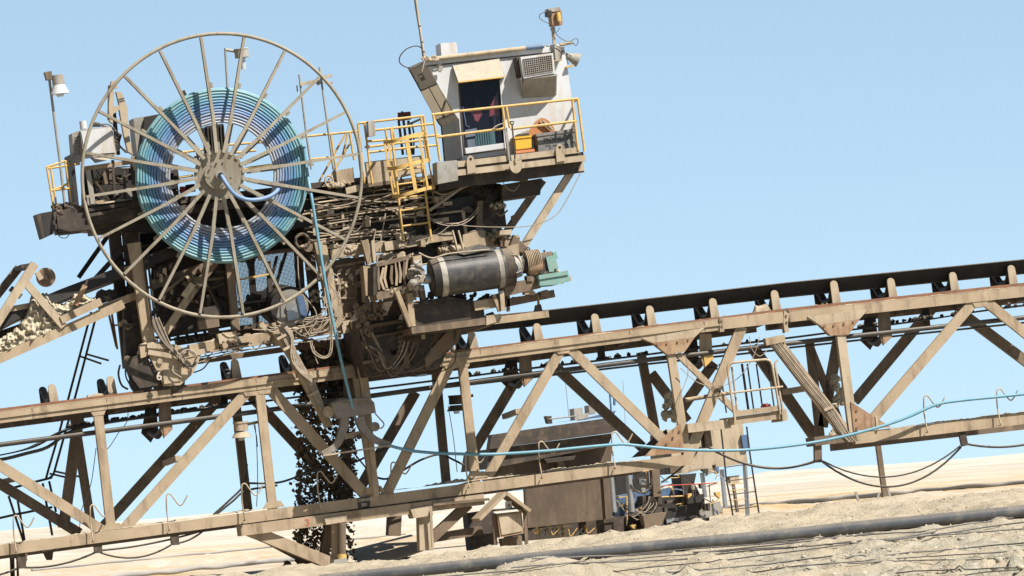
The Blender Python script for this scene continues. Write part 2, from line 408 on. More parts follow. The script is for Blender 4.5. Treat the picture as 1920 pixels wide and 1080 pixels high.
# the big black pipe lying along the bank
def ground_pipe(pts, r, lift, m, name, label, cat, n=10, group=None, sub=7):
    q = spline([on_ground(x, y) for x, y in pts], sub)
    hz_ = [hgt(p.dot(r0), p.dot(fh)) for p in q]; hz_ = [max(sum(hz_[max(0, i - 9):i + 10]) / len(hz_[max(0, i - 9):i + 10]), hz_[i] - .05) for i in range(len(hz_))]
    q = [Vector((p.x, p.y, z_ + lift)) for p, z_ in zip(q, hz_)]
    o = MB().tube(q, r, n).build(name, m); return tag(o, label, cat, group)
LAYPIPE = mat('weathered_black_pipe', (.052, .055, .062), (.085, .088, .093), (.17, .155, .13), 1.5, .34, .3, bump=.05, spec=.5)
DRIP = mat('dusty_drip_hose', (.07, .07, .072), (.12, .115, .11), None, 5, .5, .3)
FARP = mat('far_pipe', (.22, .22, .23), (.34, .31, .27), None, .6, .5, .5)
def straight_pipe(a, b, r, lift, m, name, label, cat, n=10):
    A = on_ground(*a); B = on_ground(*b); q = []
    for i in range(41):
        p = A.lerp(B, i / 40)
        q.append(Vector((p.x, p.y, A.lerp(B, i / 40).z + lift)))
    return tag(MB().tube(q, r, n).build(name, m), label, cat)
q = []
for px_, py_ in zip(PIPE_X, PIPE_Y):
    d = (Fv * F_PX + Rv * (px_ - 960.0) + Uv * (540.0 - py_)); d = d / d.dot(fh)
    p = CAM + d * (D0 - 23.0); q.append(p)
q = spline(q, 5)
tag(MB().tube(q, .112, 16).build('water_pipe', LAYPIPE), 'thick black plastic pipe lying along the gravel bank in front', 'pipe')
# thin irrigation lines on the clods
drip = [((1180, 1012), (1400, 992), (1500, 984)), ((1300, 1010), (1500, 990), (1640, 974)), ((1000, 1052), (1150, 1034), (1260, 1020)), ((700, 1092), (860, 1078), (1010, 1062), (1100, 1052)),
        ((1100, 1066), (1300, 1046), (1500, 1030), (1600, 1022)), ((1150, 1075), (1350, 1056), (1560, 1036), (1750, 1016), (1930, 1000)), ((1340, 1040), (1520, 1030), (1700, 1012), (1760, 1000)),
        ((1400, 1070), (1600, 1052), (1800, 1036), (1930, 1024)), ((1500, 1074), (1700, 1055), (1930, 1036)), ((1590, 1071), (1760, 1062), (1930, 1048)), ((1660, 1020), (1800, 1000), (1930, 986)),
        ((1680, 1082), (1800, 1072), (1930, 1062)), ((960, 1080), (1130, 1068), (1290, 1052)), ((1250, 1082), (1420, 1066), (1560, 1050)), ((1430, 1002), (1600, 992), (1760, 978), (1900, 968)), ((1800, 1082), (1930, 1072))]
desc = ['short thin black hose just below the big pipe near the crest', 'thin black hose along the top of the clods under the big pipe', 'thin hose beside the big pipe near the splintered stick', 'leftmost thin hose running out from under the big pipe', 'thin hose crossing pale lumps in the middle foreground', 'long thin hose crossing the whole clod slope', 'bent thin hose climbing toward the big pipe', 'thin hose low on the clod slope', 'thin hose just above the lowest bundle', 'thin hose in the lowest bundle at the bottom right', 'thin hose high on the right of the clod slope', 'lowest thin hose but one at the bottom right edge', 'thin hose at the bottom edge left of the clods', 'thin hose at the bottom edge middle of the clods', 'thin hose tucked right under the big pipe at right', 'shortest thin hose in the bottom right corner']
for k, pts in enumerate(drip):
    pts = [(x, max(y, interp(x, PIPE_X, PIPE_Y) + 17 + (k * 7) % 12)) for x, y in pts]
    ground_pipe(pts, random.uniform(.011, .016), .05, DRIP, 'drip_hose', desc[k], 'hose', 5, 'thin drip hoses on the clods', 14)
tag(MB().beam(on_ground(1085, 1062) + Vector((0, 0, .06)), on_ground(1140, 1040) + Vector((0, 0, .22)), .03, .03).build('wooden_stick', TANL), 'splintered pale stick leaning by the big black pipe', 'stick')
# far pipes on the level sand
def level_pipe(a, b, r, name, label):
    A = G(*a, .12); B = G(*b, .12); q = []
    for i in range(60):
        t = i / 59; p = A.lerp(B, t); p = p + fh * (1.2 * noise.noise(Vector((t * 9, r * 50, 0)))) ; p.z = .06 + r + .05 * noise.noise(Vector((t * 14, 3, 1))); q.append(p)
    tag(MB().tube(q, r, 8).build('water_pipe', FARP), label, 'pipe')
level_pipe((1330, 956), (1990, 899), .085, 'water_pipe', 'grey pipe lying on far sand behind the rusty stake')
level_pipe((120, 1091), (720, 1030), .06, 'water_pipe', 'near grey pipe on the sand left of the falling ore')
level_pipe((60, 1068), (760, 1000), .045, 'water_pipe', 'farther thin grey pipe on the sand left of the falling ore')
# stakes by the far pipe
o = MB(); o.beam(P(1645, 826, 6), P(1661, 945, 6), .11, .11); tag(o.build('steel_stake', BRN), 'tall rusty steel stake standing behind the right span', 'stake')
for (x0, y0, x1, y1, lab) in ((1566, 942, 1572, 948, 'leftmost short grey stump on the sand'), (1604, 922, 1611, 944, 'taller grey stump left of the rusty stake'), (1648, 924, 1644, 940, 'grey stump just left of the rusty stake'), (1664, 912, 1670, 938, 'grey stump just right of the rusty stake')):
    tag(MB().beam(P(x0, y0, 8), P(x1, y1, 8), .05, .05).build('wooden_stump', GRY), lab, 'stump', 'stumps near the rusty stake')
# ================================================================== conveyor bridge: two spans
def ln(pts, x): return float(np.interp(x, [p[0] for p in pts], [p[1] for p in pts]))
TOP = [(-60, 779), (0, 771), (360, 726), (610, 692), (835, 662), (1000, 638), (1140, 623), (1350, 597), (1470, 584), (1920, 536), (1990, 528)]
BOT = [(-60, 1030), (0, 1022), (480, 956), (840, 903), (1040, 877), (1297, 851)]
span = thing('conveyor_bridge', 'long dusty tan lattice conveyor bridge carrying the machine with the hose wheel', 'conveyor bridge', P(700, 940, 1))
span2 = thing('conveyor_bridge', 'right hand conveyor span with rusty triangular plate and strapped cable bundle', 'conveyor bridge', P(1700, 810, 1))
def poly_chord(pts, w_, Y, D, name, parent, m):
    mb = MB()
    for a, b in zip(pts[:-1], pts[1:]): mb.bar(a, b, w_, Y, D)
    return mb.build(name, m, parent)
def chord(x0, x1, line, w_, Y, D, name, parent, m=TAN, dx=0, dy=0):
    a = (x0 + dx, ln(line, x0) + w_ / 2 + dy); b = (x1 + dx, ln(line, x1) + w_ / 2 + dy)
    return MB().bar(a, b, w_, Y, D).build(name, m, parent)
# top chords
chord(-60, 1352, TOP, 22, 0, .16, 'top_chord', span)
o = MB().bar((-60, 790), (1352, 608), 4, -.03, .22); o.build('chord_flange', TAN, span)
chord(1355, 1469, TOP, 21, -.02, .16, 'top_chord', span)
MB().prism([(1349, 596), (1357, 595), (1358, 622), (1350, 622)], -.04, .2).build('splice_plate', TANL, span)
chord(1480, 1990, TOP, 21, 0, .16, 'top_chord', span2)
MB().prism([(1470, 583), (1480, 588), (1477, 610), (1480, 622), (1472, 624), (1469, 604)], -.03, .2).build('joint_plate', TANL, span)
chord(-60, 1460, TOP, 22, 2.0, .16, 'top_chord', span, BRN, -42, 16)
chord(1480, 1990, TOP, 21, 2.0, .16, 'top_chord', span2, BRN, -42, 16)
# rails with their ragged line of spilled dirt
def rail(x0, x1, sp):
    mb = MB().bar((x0, ln(TOP, x0) - 2.5), (x1, ln(TOP, x1) - 2.5), 6, .05, .07); mb.bar((x0, ln(TOP, x0) - .6), (x1, ln(TOP, x1) - .6), 2, .015, .14)
    mb.build('rail', RAIL, sp)
rail(-60, 1474, span); rail(1476, 1990, span2)
for a, b in ((-60, 1352), (1356, 1468), (1482, 1985)):
    h = MB().heap((a, ln(TOP, a) + 1), (b, ln(TOP, b) + 1), -.008, .05, .03, .06); h.build('dirt_ridge', DIRT, span if a < 1480 else span2)
# dirt piles between rail and rollers
def pile(x0, x1, h, sp, Y0=.16, Y1=.45): MB().heap((x0, ln(TOP, x0) + 1), (x1, ln(TOP, x1) + 1), Y0, Y1, h, .05).build('dirt_pile', DIRT, sp)
for a, b, h in ((158, 200, .16), (190, 222, .12), (1018, 1062, .06), (1180, 1218, .10), (1224, 1300, .09), (1312, 1336, .10), (1345, 1375, .17), (1412, 1450, .26), (1456, 1472, .1)): pile(a, b, h, span)
for a, b, h in ((1483, 1505, .1), (1503, 1568, .17), (1580, 1625, .11), (1810, 1830, .07), (1700, 1730, .05)): pile(a, b, h, span2)
# bottom chords
chord(-60, 1297, BOT, 20, 0, .18, 'bottom_chord', span)
MB().heap((-60, 1030), (560, 946), .0, .18, .05, .05).build('dirt_ridge', DIRT, span); MB().heap((740, 919), (1215, 862), .0, .18, .09, .05).build('dirt_ridge', DIRT, span)
chord(-60, 1240, BOT, 20, 2.0, .18, 'bottom_chord', span, BRN, -42, 12)
MB().bar((1603, 822), (1990, 776), 22, 0, .18).build('bottom_chord', TAN, span2)
MB().heap((1690, 800), (1985, 767), .0, .18, .07, .05).build('dirt_ridge', DIRT, span2)
MB().bar((1528, 828), (1606, 818), 17, -.01, .7).build('end_sill', BRN, span2)
MB().bar((1560, 836), (1990, 788), 20, 2.0, .18).build('bottom_chord', BRN, span2)
# web members, front truss: posts then diagonals
for p, q, w_ in (((184, 770), (210, 1000), 17), ((487, 728), (513, 962), 17), ((868, 682), (893, 905), 17), ((1258, 655), (1289, 858), 16)):
    MB().bar(p, q, w_, .02, .14).build('post', TAN, span)
MB().bar((668, 690), (706, 935), 17, .02, .14).build('post', TAN, span)
MB().bar((1574, 600), (1603, 826), 17, -.005, .15).build('post', TANL, span2)
for p, q, w_ in (((-40, 847), (195, 996), 19), ((226, 1000), (470, 728), 19), ((496, 716), (700, 944), 20), ((716, 945), (846, 680), 19), ((910, 903), (1056, 650), 18), ((1066, 650), (1254, 834), 18), ((1272, 664), (1384, 774), 11), ((1392, 612), (1288, 862), 20)):
    MB().bar(p, q, w_, .035, .11).build('diagonal', TAN, span)
for p, q, w_ in (((1836, 555), (1634, 790), 19), ((1838, 556), (1990, 678), 19), ((1452, 636), (1594, 822), 24)):
    MB().bar(p, q, w_, .03, .11).build('diagonal', TAN, span2)
# back truss: its shade is put into the darker brown steel
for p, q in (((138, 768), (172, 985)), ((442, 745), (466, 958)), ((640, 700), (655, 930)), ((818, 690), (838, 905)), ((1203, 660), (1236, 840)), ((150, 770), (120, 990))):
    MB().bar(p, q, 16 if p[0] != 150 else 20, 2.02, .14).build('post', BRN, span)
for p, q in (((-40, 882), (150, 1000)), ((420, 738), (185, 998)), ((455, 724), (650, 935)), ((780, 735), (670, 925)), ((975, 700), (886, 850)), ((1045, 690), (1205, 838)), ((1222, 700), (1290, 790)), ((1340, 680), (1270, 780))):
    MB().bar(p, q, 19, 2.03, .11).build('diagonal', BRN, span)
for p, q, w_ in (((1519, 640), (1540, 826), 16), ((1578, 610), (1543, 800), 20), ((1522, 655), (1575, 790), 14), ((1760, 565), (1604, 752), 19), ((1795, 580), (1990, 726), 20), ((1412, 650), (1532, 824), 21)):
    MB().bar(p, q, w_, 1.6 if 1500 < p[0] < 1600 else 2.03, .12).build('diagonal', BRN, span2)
# ties from front to back
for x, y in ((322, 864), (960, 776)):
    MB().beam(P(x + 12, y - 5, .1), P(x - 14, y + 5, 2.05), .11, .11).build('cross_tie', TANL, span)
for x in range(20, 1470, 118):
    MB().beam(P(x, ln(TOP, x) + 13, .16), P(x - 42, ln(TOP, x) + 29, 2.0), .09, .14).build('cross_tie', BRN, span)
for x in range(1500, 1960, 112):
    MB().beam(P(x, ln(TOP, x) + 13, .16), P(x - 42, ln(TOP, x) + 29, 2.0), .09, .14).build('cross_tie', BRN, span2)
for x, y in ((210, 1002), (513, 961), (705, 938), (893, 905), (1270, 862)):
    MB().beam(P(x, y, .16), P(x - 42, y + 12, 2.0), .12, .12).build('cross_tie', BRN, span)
for p, q in (((1470, 735), (1512, 728)),): MB().bar(p, q, 12, 1.5, .12).build('cross_tie', TAN, span2)
# gusset plates
MB().prism([(1203, 634), (1224, 643), (1303, 632), (1322, 614)], -.03, .2).build('gusset_plate', TANL, span)
MB().prism([(1224, 643), (1303, 632), (1284, 660), (1252, 665)], -.028, .19).build('gusset_plate', RUST, span)
MB().prism([(1514, 594), (1537, 609), (1612, 598), (1628, 580)], -.03, .2).build('gusset_plate', TANL, span2)
MB().prism([(1537, 609), (1612, 598), (1591, 628), (1557, 629)], -.028, .19).build('gusset_plate', RUST, span2)
MB().prism([(1209, 856), (1240, 824), (1276, 793), (1284, 848)], -.02, .07).build('gusset_plate', RUST, span)
MB().prism([(1100 + 85, 858), (1225, 822), (1250, 805), (1262, 848)], 1.9, .07).build('gusset_plate', GRM_SHADE, span)
MB().prism([(1595, 753), (1671, 801), (1601, 808)], -.03, .05).build('gusset_plate', RUST, span2)
MB().bar((1643, 780), (1646, 806), 4, -.05, .02).build('stiffener', TANL, span2)
for pts in (((176, 758), (236, 748), (210, 775)),): pass
# small node plates and bolts along the chords
for x, sp in ((470, span), (496, span), (846, span), (868, span), (1056, span), (184, span), (1838, span2)):
    y = ln(TOP, x) + 21; MB().prism([(x - 17, y - 2), (x + 17, y - 6), (x + 11, y + 9), (x - 9, y + 11)], .012, .02).build('node_plate', TAN, sp)
for x, sp in ((210, span), (512, span), (700, span), (893, span)):
    y = ln(BOT, x) + 1; MB().prism([(x - 20, y + 3), (x + 22, y - 3), (x + 14, y - 14), (x - 12, y - 11)], .012, .02).build('node_plate', TAN, sp)
for x, y, sp in ((1232, 646, span), (1250, 644, span), (1270, 641, span), (1290, 637, span), (1545, 612, span2), (1563, 610, span2), (1582, 607, span2), (1600, 603, span2), (1352, 602, span), (1353, 612, span), (1474, 592, span), (1475, 604, span), (1606, 770, span2), (1606, 786, span2), (1606, 802, span2), (1250, 832, span), (1262, 820, span), (1274, 808, span)):
    c = P(x, y, -.03); MB().cyl(c - MY * .025, c + MY * .002, .022, n=6, smooth=False).build('bolt', BRN, sp)
for x in range(60, 1340, 140): MB().bar((x, ln(TOP, x) + 1), (x + 2.5, ln(TOP, x) + 21), 1.2, -.006, .01).build('weld_seam', BRN, span)
# pale caked clods stuck on the inner webs
for x, y, sp in ((1253, 763, span), (1570, 735, span2), (1563, 812, span2)):
    mb = MB()
    for k in range(26): mb.blob(P(x + random.uniform(-9, 9) + (k % 13) * .8, y + random.uniform(-26, 26) * (1 if y < 800 else .4), 1.1 + random.uniform(-.05, .1)), random.uniform(.04, .09), 1)
    mb.build('caked_dirt', CLOD, sp)
# cables strapped to the slanted member, with their clamp
for k in range(6):
    MB().T([(1443 + k * 3.4, 640 - k * .3), (1455 + k * 3.5, 654), (1500 + k * 3.2, 714 - k), (1546 + k * 2.8, 768 - k), (1575 + k * 3.4, 812 + (k % 3)), (1590 + k * 3, 829)], 1.3, -.02 - .012 * (k % 2), 5, 4).build('strapped_cable', CAB, span2)
MB().bar((1546, 769), (1563, 762), 5, -.07, .05).build('cable_clamp', TANL, span2)
MB().bar((1436, 641), (1472, 634), 14, -.05, .2).build('cable_clamp', TAN, span2)
# ---- carrying rollers: near wing plate, far wing plate with its shade painted in, rollers
def idler(x, ytop, ybot, sp, near=TANL, with_far=True):
    t = bpy.data.objects.new('roller_stand', None); col.objects.link(t); t.parent = sp; t.empty_display_size = .1
    t.location = P(x, ybot, .35) - sp.location
    h = ybot - ytop
    b_ = P(x + 2, ybot, .3); tp = P(x - h * .10, ytop + 8, .3)
    up = (tp - b_); upn = up.normalized(); sx = 6.6 * M * 1.1
    pr = []
    for i in range(7):
        g = math.pi * i / 6; pr.append(tp - upn * sx + MX * math.cos(g) * sx + upn * math.sin(g) * sx)
    f = [b_ - MX * sx * 1.15, b_ + MX * sx * 1.15] + pr
    MB().solid(f, [p + MY * .05 for p in f]).build('wing_plate', near, t)
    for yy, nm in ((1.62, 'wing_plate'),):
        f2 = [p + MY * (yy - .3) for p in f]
        MB().solid(f2, [p + MY * .05 for p in f2]).build(nm, GRM_SHADE, t)
    mid = b_ + upn * h * M * .18
    MB().cyl(tp - upn * sx + MY * .05, mid + MY * .42, .075, n=12).build('roller', BLK, t)
    MB().cyl(mid + MY * .45, mid + MY * .86, .075, n=12).build('roller', BLK, t)
    MB().cyl(mid + MY * .90, tp - upn * sx + MY * 1.31, .075, n=12).build('roller', BLK, t)
    MB().beam(b_ + MY * .04 + MZ * .03, b_ + MY * 1.33 + MZ * .03, .12, .07).build('base_angle', BRN, t)
    return t
for x, a, b in ((101, 712, 757), (211, 697, 745), (444, 665, 712), (555, 652, 700), (888, 614, 655), (1010, 598, 640), (1119, 580, 626), (1222, 565, 612), (1340, 551, 597), (1456, 536, 584)): idler(x, a, b, span)
for x, a, b in ((1568, 518, 572), (1674, 513, 560), (1790, 502, 547), (1900, 489, 537)): idler(x, a, b, span2)
# ---- return roller hangers under the chord
def hanger(x, y, h, sp, m=BRN, Y=.3):
    t = bpy.data.objects.new('return_roller_stand', None); col.objects.link(t); t.parent = sp; t.location = P(x, y, Y) - sp.location; t.empty_display_size = .1
    MB().prism([(x - 11, y - 4), (x + 11, y - 4), (x + 13, y + h * .6), (x + 14, y + h * .85), (x - 2, y + h + 8), (x - 9, y + h * .8), (x - 11, y + h * .5)], Y, .04).build('hanger_plate', m, t)
    MB().prism([(x - 36, y + 8), (x - 16, y + 6), (x - 14, y + h * .5), (x - 12, y + h * .85), (x - 26, y + h + 16), (x - 44, y + h * .9 + 4), (x - 40, y + h * .6)], Y + 1.35, .04).build('hanger_plate', GRM_SHADE, t)
    a = P(x, y + h * .75, Y + .04); b = P(x - 30, y + h * .78 + 9, Y + 1.34); c = a.lerp(b, .5) - MZ * .14
    MB().cyl(a, c, .07, n=10).build('roller', BLK, t); MB().cyl(c, b, .07, n=10).build('roller', BLK, t)
    MB().prism([(x - 3, y + h * .72), (x + 13, y + h * .62), (x + 15, y + h * .82), (x - 1, y + h * 1.12)], Y - .02, .018).build('roller_bracket', RUST if m is BRN else YEL, t)
hanger(309, 756, 58, span); hanger(985, 668, 50, span); hanger(1658, 588, 52, span2); hanger(1323, 630, 52, span, TAN)
hanger(655, 712, 40, span)
# brackets and posts on the inner line
for x, y, h in ((195, 760, 30), (420, 742, 20), (1125, 630, 45), (1735, 575, 38)):
    MB().bar((x, y), (x + h * .1, y + h), 13, 1.2, .1).build('bracket', GRM_SHADE, span if x < 1480 else span2)
# ---- hooks that carry the trailing hose
def hook(x, y, sp, s=1.0, k=None):
    k = k if k is not None else random.uniform(-.06, .06)
    pts = [(x, y), (x - 3, y - 34), (x - 4, y - 58), (x - 3, y - 67), (x + 3, y - 69), (x + 10, y - 60), (x + 19, y - 49), (x + 24, y - 48), (x + 29, y - 54), (x + 35, y - 66)]
    q = [P(a, b, -.03 - .16 * min(1, i / 2)) for i, (a, b) in enumerate(pts)]
    q = [q[0] + MY * 0 , q[0] - MY * .14] + q[1:]
    q = [q[0]] + spline(q[1:], 4)
    MB().tube(q, 1.35 * M, 6).build('hose_hook', TANL, sp)
for x, y in ((29, 1036), (173, 1016), (316, 995), (457, 976), (599, 953), (737, 936), (877, 915), (1014, 897), (1151, 879)): hook(x, y, span)
for x, y in ((1736, 811), (1873, 798)): hook(x, y, span2)
# ---- brackets under the bottom chord that carry the sagging power cables
for x, y, h in ((40, 1040, 26), (183, 1018, 19), (327, 998, 24)): MB().bar((x, y - 4), (x + 2, y + h), 15, .05, .1).build('cable_bracket', GRM_SHADE, span)
MB().bar((1320, 800), (1324, 840), 13, .2, .1).build('cable_bracket', GRM_SHADE, span2)
MB().bar((1534, 832), (1535, 867), 14, .05, .12).build('cable_bracket', BRN, span2); MB().bar((1803, 804), (1810, 836), 13, .05, .1).build('cable_bracket', GRM_SHADE, span2)
def catenary(a, b, sagpx, r, name, lab, Y=.1, group=None, m=CABK):
    A = P(*a, Y); B = P(*b, Y); q = []
    for i in range(25):
        t = i / 24; q.append(A.lerp(B, t) - Vector((0, 0, 1)) * (4 * t * (1 - t) * sagpx * M))
    return tag(MB().tube(q, r * M, 6).build(name, m), lab, 'cable', group)
CG = 'sagging black cables under the bridge'
catenary((-30, 1080), (36, 1064), 4, 2, 'power_cable', 'short black cable sagging at the bottom left corner under the bridge', group=CG)
catenary((46, 1064), (178, 1036), 8, 2, 'power_cable', 'black cable sagging between the two leftmost brackets under the bridge', group=CG)
catenary((188, 1036), (320, 1022), 16, 1.8, 'power_cable', 'lower black cable sagging left of the bracket under the third hook', group=CG)
catenary((190, 1032), (395, 990), 6, 1.8, 'power_cable', 'upper black cable rising from the left brackets to the chord', group=CG)
catenary((336, 1018), (385, 992), 4, 1.8, 'power_cable', 'short black cable tail rising right of the bracket under the third hook', group=CG)
catenary((1328, 838), (1528, 864), 26, 2.2, 'power_cable', 'black cable sagging from the grey cabin to the span end bracket', group=CG)
catenary((1332, 842), (1528, 866), 22, 1.8, 'power_cable', 'second black cable sagging just beside it from the grey cabin to the span end', .2, group=CG)
catenary((1542, 864), (1800, 836), 44, 1.6, 'power_cable', 'upper of two long black cables sagging in front of the sand', group=CG)
catenary((1542, 866), (1802, 838), 61, 2.0, 'power_cable', 'lower of two long black cables sagging in front of the sand', .16, group=CG)
catenary((1816, 833), (1990, 812), 14, 2.2, 'power_cable', 'black cable sagging off the right edge under the right span', group=CG)
catenary((1314, 838), (1240, 904), 6, 2.0, 'power_cable', 'black cable running down left in front of the grey cabin wall', group=CG)
for k, (pts, lab) in enumerate(((((465, 906), (520, 905), (560, 893), (600, 880), (660, 868), (700, 850), (735, 836)), 'thick black cable crossing behind the falling ore'), (((700, 893), (725, 898), (752, 884), (790, 862), (825, 852), (850, 862), (870, 872)), 'black cable waving across the truss right of the guide'), (((400, 965), (430, 938), (458, 908), (463, 870)), 'black cable climbing to the lamp post on the left'), (((404, 966), (436, 940), (462, 920), (520, 910)), 'second black cable climbing beside it to the left lamp'), (((650, 832), (672, 860), (692, 884)), 'short blue black cable behind the centre post'), ((((736, 838), (770, 846), (820, 850), (868, 852))), 'black cable lashed under the blue hose by the guide'))):
    tag(MB().T(pts, 2.0 if k != 4 else 1.6, .5 if k < 5 else .0, 6, 5).build('power_cable', CABK), lab, 'cable')
for k, (pts, lab) in enumerate(((((180, 840), (172, 900), (163, 930), (152, 960), (149, 1000)), 'thin black wire hanging behind the leftmost truss post'), (((240, 765), (238, 790), (222, 812), (205, 838), (195, 845)), 'thin looped black wire near the left upper chord'), (((840, 760), (850, 820), (857, 885)), 'thin wire hanging beside the right truss lamp'), (((478, 795), (481, 830), (483, 900), (481, 950)), 'thin wire hanging beside the left truss lamp'), (((1284, 664), (1290, 700), (1275, 745), (1268, 800)), 'thin pale wire running down the rusty gusset post'), (((1276, 690), (1310, 718), (1350, 724), (1385, 708), (1412, 670), (1424, 632)), 'long sagging pale wire in front of the small walkway'), (((1405, 630), (1410, 655), (1425, 668), (1440, 655)), 'small pale wire loop under the joint'))):
    tag(MB().T(pts, .8, .25 if k < 4 else -.1, 5, 5).build('wire', CABK if k < 4 else CAB), lab, 'wire')
# ---- belts
def belt_upper():
    prof = [(.30, .20), (.42, .13), (.60, .02), (1.36, .02), (1.54, .13), (1.66, .20)]
    mb = MB(); n = 60
    line_t = [(860, 598), (1027, 582), (1480, 530), (1920, 487), (1990, 480)]
    vs = []
    for i in range(n + 1):
        x = 860 + (1990 - 860) * i / n
        base = P(x, ln(line_t, x), .32)
        for yy, hh in prof: vs.append(base + MY * (yy - .30) + MZ * ((hh - .20) * 1.55))
    k = len(prof); fs = [(i * k + j, (i + 1) * k + j, (i + 1) * k + j + 1, i * k + j + 1) for i in range(n) for j in range(k - 1)]
    mb.add(vs, fs, False)
    o = mb.build('conveyor_belt', RUB); md = o.modifiers.new('thickness', 'SOLIDIFY'); md.thickness = .022
    return o
tag(belt_upper(), 'black troughed rubber belt riding on the rollers of the right span', 'conveyor belt')
def sheet(pts, Y0, Y1, name, lab, th=.02, m=RUB, sag=.0):
    q = spline([P(x, y, Y0) for x, y in pts], 8); mb = MB(); vs = []
    for p in q:
        for j in range(5):
            t = j / 4; vs.append(p + MY * ((Y1 - Y0) * t) - MZ * sag * (1 - (2 * t - 1) ** 2))
    fs = [(i * 5 + j, (i + 1) * 5 + j, (i + 1) * 5 + j + 1, i * 5 + j + 1) for i in range(len(q) - 1) for j in range(4)]
    mb.add(vs, fs); o = mb.build(name, m); md = o.modifiers.new('thickness', 'SOLIDIFY'); md.thickness = th
    return tag(o, lab, 'conveyor belt')
sheet(((-60, 862), (0, 852), (60, 838), (100, 818), (140, 800), (200, 790), (300, 776), (400, 763), (560, 742), (700, 726), (860, 706), (1000, 688), (1140, 672), (1300, 652), (1460, 634), (1600, 616), (1750, 596), (1850, 580), (1990, 562)), .42, 1.5, 'conveyor_belt', 'returning lower strand of the black belt hanging inside the truss', .03)
mb = MB()
for k in range(260):
    x = random.choice((random.uniform(130, 440), random.uniform(130, 440), random.uniform(880, 1460), random.uniform(1600, 1980)))
    yb = ln([(130, 802), (200, 790), (400, 763), (860, 706), (1140, 672), (1460, 634), (1600, 616), (1750, 596), (1850, 580), (1990, 562)], x)
    mb.blob(P(x, yb - random.uniform(0, 3), random.uniform(.42, .8)), random.uniform(.02, .06), 0)
tag(mb.build('belt_dirt', BLK), 'dark lumps of ore lying along the lower belt strand', 'ore', None, 'stuff')
MB().T([(-60, 843), (0, 834), (240, 803), (480, 772), (720, 739), (960, 706), (1220, 674), (1470, 645)], 4.6, .28, 10).build('service_pipe', PIPE, span)
MB().T([(1470, 645), (1600, 630), (1750, 614), (1990, 588)], 4.6, .28, 10).build('service_pipe', PIPE, span2)
MB().T([(-60, 868), (0, 862), (50, 850), (90, 838), (140, 806), (240, 786), (500, 752)], 3.2, .6, 8, 4).build('service_pipe', PIPE, span)
MB().T([(700, 742), (960, 712), (1220, 682), (1470, 655), ], 2.0, .9, 8).build('service_pipe', PIPE, span)
MB().T([(1480, 652), (1700, 628), (1990, 598)], 2.0, .9, 8).build('service_pipe', PIPE, span2)
# ---- name plate and figures
MB().prism([(669, 934), (694, 930), (694, 951), (672, 954)], -.016, .014).build('name_plate', GRM_SHADE, span)
text('CORNER', P(682, 937.5, -.018), .085, LETT, 'lettering', span); text('201', P(683, 946.5, -.018), .085, LETT, 'lettering', span)
# ---- support frame under the left span
sup = thing('support_frame', 'brown steel trestle frame with splayed legs under the centre of the bridge', 'support frame', P(700, 1060, .4))
MB().bar((452, 995), (908, 936), 20, -.05, .5).build('sill_beam', TAN, sup)
MB().heap((520, 978), (900, 927), -.05, .4, .07, .05).build('dirt_ridge', GRM_SHADE, sup)
MB().bar((470, 994), (622, 1056), 22, .05, .3).build('brace', TAN, sup); MB().bar((480, 1000), (600, 1064), 14, .8, .2).build('brace', BRN, sup)
MB().bar((634, 975), (636, 1066), 22, .0, .2).build('leg', TAN, sup); MB().bar((622, 975), (604, 1066), 16, .4, .25).build('leg', BRN, sup)
MB().cyl(P(641, 980, -.12), P(641, 1060, -.12), .085, n=12).build('jack_cylinder', BRN, sup)
MB().cyl(P(641, 1039, -.12), P(641, 1048, -.12), .10, n=12).build('yellow_collar', YEL, sup)
MB().prism([(627, 1050), (650, 1046), (656, 1068), (622, 1072)], -.3, .5).build('foot_pad', GRY, sup)
MB().bar((798, 955), (800, 1032), 26, .0, .3).build('leg', TANL, sup); MB().bar((742, 962), (740, 1004), 24, 1.3, .3).build('leg', BRN, sup)
MB().bar((880, 945), (806, 1014), 18, .1, .25).build('brace', BRN, sup); MB().bar((806, 1010), (905, 994), 16, .3, .3).build('brace', BRN, sup)
MB().prism([(770, 955), (810, 948), (812, 966), (776, 972)], -.1, .5).build('pivot_block', TANL, sup); MB().prism([(608, 972), (650, 966), (650, 978), (612, 984)], -.1, .5).build('pivot_block', TANL, sup)
MB().bar((808, 958), (812, 1026), 4, -.15, .05).build('link_bar', TANL, sup); MB().bar((812, 946), (918, 936), 5, -.12, .06).build('link_bar', BRN, sup)
text('3', P(577, 980, -.054), .20, REDL, 'painted_figure', sup); text('3', P(850, 942, -.054), .20, REDL, 'painted_figure', sup)
tag(MB().solid([P(652, 1032, 2.4), P(770, 1002, 2.4), P(812, 1022, .8), P(690, 1066, .4)], [p - Vector((0, 0, .05)) for p in (P(652, 1032, 2.4), P(770, 1002, 2.4), P(812, 1022, .8), P(690, 1066, .4))]).build('ground_sheet', TANL), 'pale sheet lying on the sand between the trestle legs', 'sheet')
